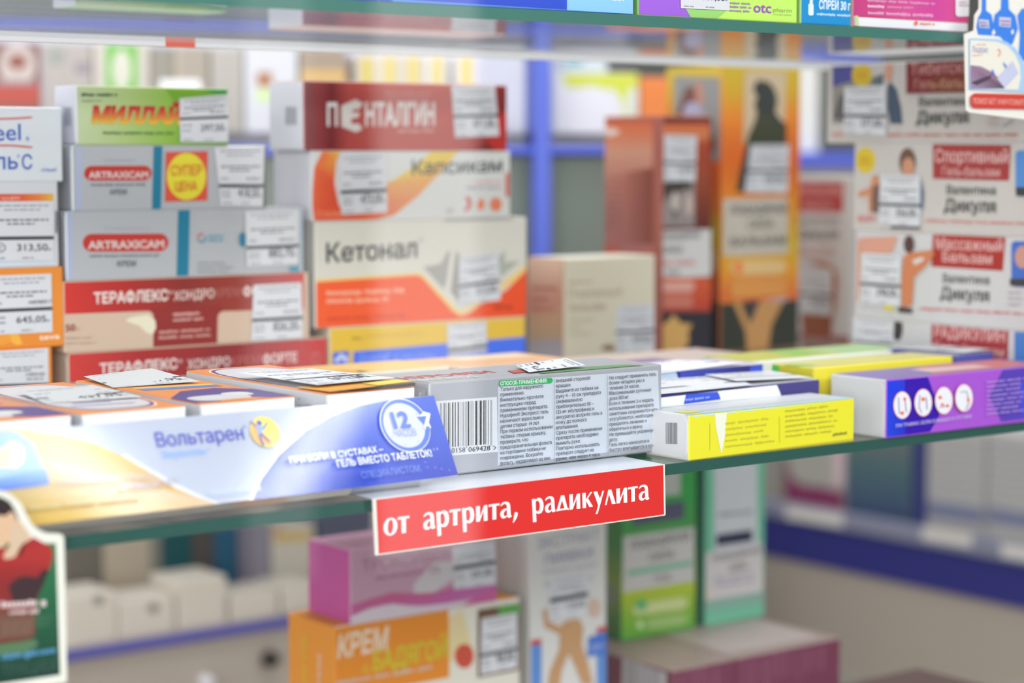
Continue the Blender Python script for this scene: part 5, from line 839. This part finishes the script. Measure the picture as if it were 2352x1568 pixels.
# ------------------------------------------------------------------ far display cabinet in the shop
A = atD(0, 343, 1.738); B = atD(1240, 343, 1.837); UB = (B - A); UB.z = 0; UB.normalize(); NB = UB.cross(Z1) ; NB = NB if NB.dot(FW) < 0 else -NB   # NB points at the viewer
DB = -NB; BYAW = math.degrees(math.atan2(UB.y, UB.x))
def bp(px, py, d=0): return on_plane(px, py, A + DB * d, NB)
def bg(label, x0, x1, yt, yb, col, d=0.033, D=.06, name='medicine_box', cat='medicine box', thing=None, mat='carton', group=None, z0=None):
    xm = (yt + yb) / 2; p = bp(x0, xm, d); q = bp(x1, xm, d); zt = bp((x0 + x1) / 2, yt, d).z; zb_ = z0 if z0 is not None else bp((x0 + x1) / 2, yb, d).z
    O = Vector((p.x, p.y, zb_)); L = (q - p).dot(UB)
    if thing is None:
        return carton(label, O, L, D, zt - zb_, col, BYAW, mat, group, name, cat, None, .0008)
    thing.mb.box(O, UB, DB, Z1, L, D, zt - zb_, col, None, .0008); return Face(thing.mb, O, UB, Z1)
zS = bp(620, 304, .02).z
t = Thing('display_cabinet', 'far shop cabinet with blue frame rails and white back, behind the carton stacks', 'cabinet', tuple(bp(620, 600, .2)), 'paint')
o = bp(-140, 300, .24); zB = bp(600, 660, .02).z; t.mb.box(Vector((o.x, o.y, zB)), UB, DB, Z1, 0.66, .02, .30, (186, 187, 200), None, 0)
for nm, lab, x0, x1, yt, yb, cl, d, D in (('price_rail', 'white price rail', -140, 1600, 304, 304, (226, 227, 234), -.004, .034), ('lower_rail', 'blue lower rail', -140, 1600, 335, 353, (78, 100, 214), -.002, .03), ('post', 'pale blue upright post', 1228, 1266, -40, 640, (92, 110, 208), -.006, .04)):
    k = t.part(nm, 'paint', lab); bg('', x0, x1, yt, yb, cl, d, D, thing=k)
k = t.part('cabinet_shelf', 'paint'); p = bp(-140, 340, .0); k.mb.box(Vector((p.x, p.y, zS - .006)) + DB * .031, UB, DB, Z1, .64, .2, .0055, (206, 206, 214), None, 0)
k = t.part('lower_panel', 'paint', 'grey-green lower panel'); bg('', -140, 1600, 354, 660, (112, 121, 113), .01, .02, thing=k)
FG = 'goods on the shelf of the far cabinet'
c = bg('red-brown carton with a pale oval on the far cabinet shelf', -30, 94, 100, 304, {'all': (130, 84, 74), 'front': (126, 88, 80)}, z0=zS, group=FG); c.F.ell(40, 150, 42, 50, (190, 176, 172)); c.F.ell(40, 142, 22, 18, (140, 82, 66)); c.F.rect(-30, 190, 90, 240, (176, 70, 56)); c.F.rect(-20, 185, 80, 196, (150, 130, 134))
c = bg('pale grey carton on the far cabinet shelf, beside the red-brown one', 98, 212, 100, 304, (172, 164, 160), z0=zS, group=FG); c.F.ell(190, 156, 20, 14, (146, 136, 144)); c.F.ell(130, 130, 20, 20, (150, 152, 146))
c = bg('white and bright green carton on the far cabinet shelf above the small green carton', 215, 344, 100, 304, (196, 188, 180), z0=zS, group=FG); c.F.rect(243, 95, 316, 260, (110, 180, 72)); c.F.ell(279, 160, 22, 46, (206, 204, 190))
c = bg('grey carton on the far cabinet shelf between the green one and the bright white one', 346, 398, 108, 304, (146, 140, 130), z0=zS, group=FG)
c = bg('beige-grey carton on the far cabinet shelf above the price tickets', 400, 480, 108, 304, (164, 154, 142), z0=zS, group=FG, d=.033); c.F.rect(400, 110, 415, 260, (176, 166, 150))
c = bg('light grey carton on the far cabinet shelf beside the tall white one', 484, 558, 112, 304, (176, 170, 164), z0=zS, group=FG, d=.033)
c = bg('small bright white carton standing in front on the far cabinet shelf', 368, 462, 184, 304, (240, 240, 246), d=.0315, D=.0014, z0=zS, group=FG)
c = bg('tall white carton with brown and green marks, far cabinet shelf, between the two stacks', 562, 684, 95, 304, (204, 204, 212), z0=zS, group=FG); c.F.rect(590, 165, 625, 200, (166, 110, 76)); c.F.rect(590, 205, 622, 232, (196, 222, 150)); c.F.ell(646, 104, 12, 7, (240, 190, 180))
c = bg('grey-brown carton with a yellow foot, above the dark red carton', 690, 796, 112, 304, (160, 142, 126), z0=zS, group=FG); c.F.rect(690, 160, 796, 190, (206, 170, 110)); c.F.rect(690, 104, 790, 114, (206, 190, 166))
for i, x in enumerate((842, 894, 948, 1003, 1070)):
    nm = ('first', 'second', 'third', 'fourth', 'fifth')[i]
    c = bg('slim white yellow-striped carton above the dark red carton, %s from the grey-brown one' % nm, x - 26, x + 26, 128, 304, (206, 196, 180) if i < 3 else (216, 212, 210), z0=zS, group='slim yellow-striped cartons in the far cabinet'); c.F.rect(x - 10, 120, x + 12, 260, (206, 186, 76) if i < 4 else (226, 190, 66))
c = bg('white carton with a lime green curved border, far cabinet, beyond the brick-brown carton', 1272, 1466, 166, 304, {'all': (222, 222, 228)}, z0=zS, group=FG); c.F.t([(1290, 170), (1466, 160), (1466, 300), (1440, 280), (1428, 230), (1410, 206), (1300, 200)], (206, 212, 76)); c.F.ell(1356, 260, 60, 62, (224, 222, 232)); c.F.ell(1456, 240, 18, 40, (216, 220, 214))
z2 = bp(1370, 166, .02).z
c = bg('white and teal carton on the lime bordered one in the far cabinet', 1290, 1396, 134, 166, (206, 216, 222), z0=z2 + .0005, group=FG); c.F.rect(1300, 136, 1340, 150, (120, 176, 186))
c = bg('black carton on the lime bordered one in the far cabinet', 1400, 1464, 138, 166, (76, 74, 82), z0=z2 + .0005, group=FG)
c = bg('orange carton in the far cabinet, tucked against the yellow horse carton', 1470, 1560, 178, 304, (226, 130, 66), z0=zS, group=FG, d=.033)
t = Thing('storage_box', 'grey storage box with blue edge, between the yellow horse carton and sideways stack', 'storage box', tuple(atD(1880, 420, 2.3)), 'paint')
p = atD(1800, 500, 2.47); q = atD(2010, 500, 2.57); L = (q - p).length; u = Vector((q.x - p.x, q.y - p.y, 0)).normalized(); v = Z1.cross(u)
z0 = atD(1880, 384, 2.52).z; z1 = atD(1880, 350, 2.52).z; z2 = atD(1880, 120, 2.52).z
t.mb.box(Vector((p.x, p.y, ZC + .001)), u, v, Z1, L, .25, z0 - ZC - .001, (150, 146, 140), None, .001)
k = t.part('blue_edge', 'paint', 'blue edge'); k.mb.box(Vector((p.x, p.y, z0)) - v * .004, u, v, Z1, L, .25, z1 - z0, (88, 104, 206), None, .001)
t2 = Thing('medicine_box', 'tall cream-white carton standing on the storage box with blue edge', 'medicine box', (p + u * .03), 'carton')
w0 = Vector((p.x, p.y, z1)) + v * .02; t2.loc = w0 + u * .05; t2.mb.box(w0, u, v, Z1, L * .50, .08, z2 - z1, (226, 226, 222), None, .001)
for t in ALL: t.make()
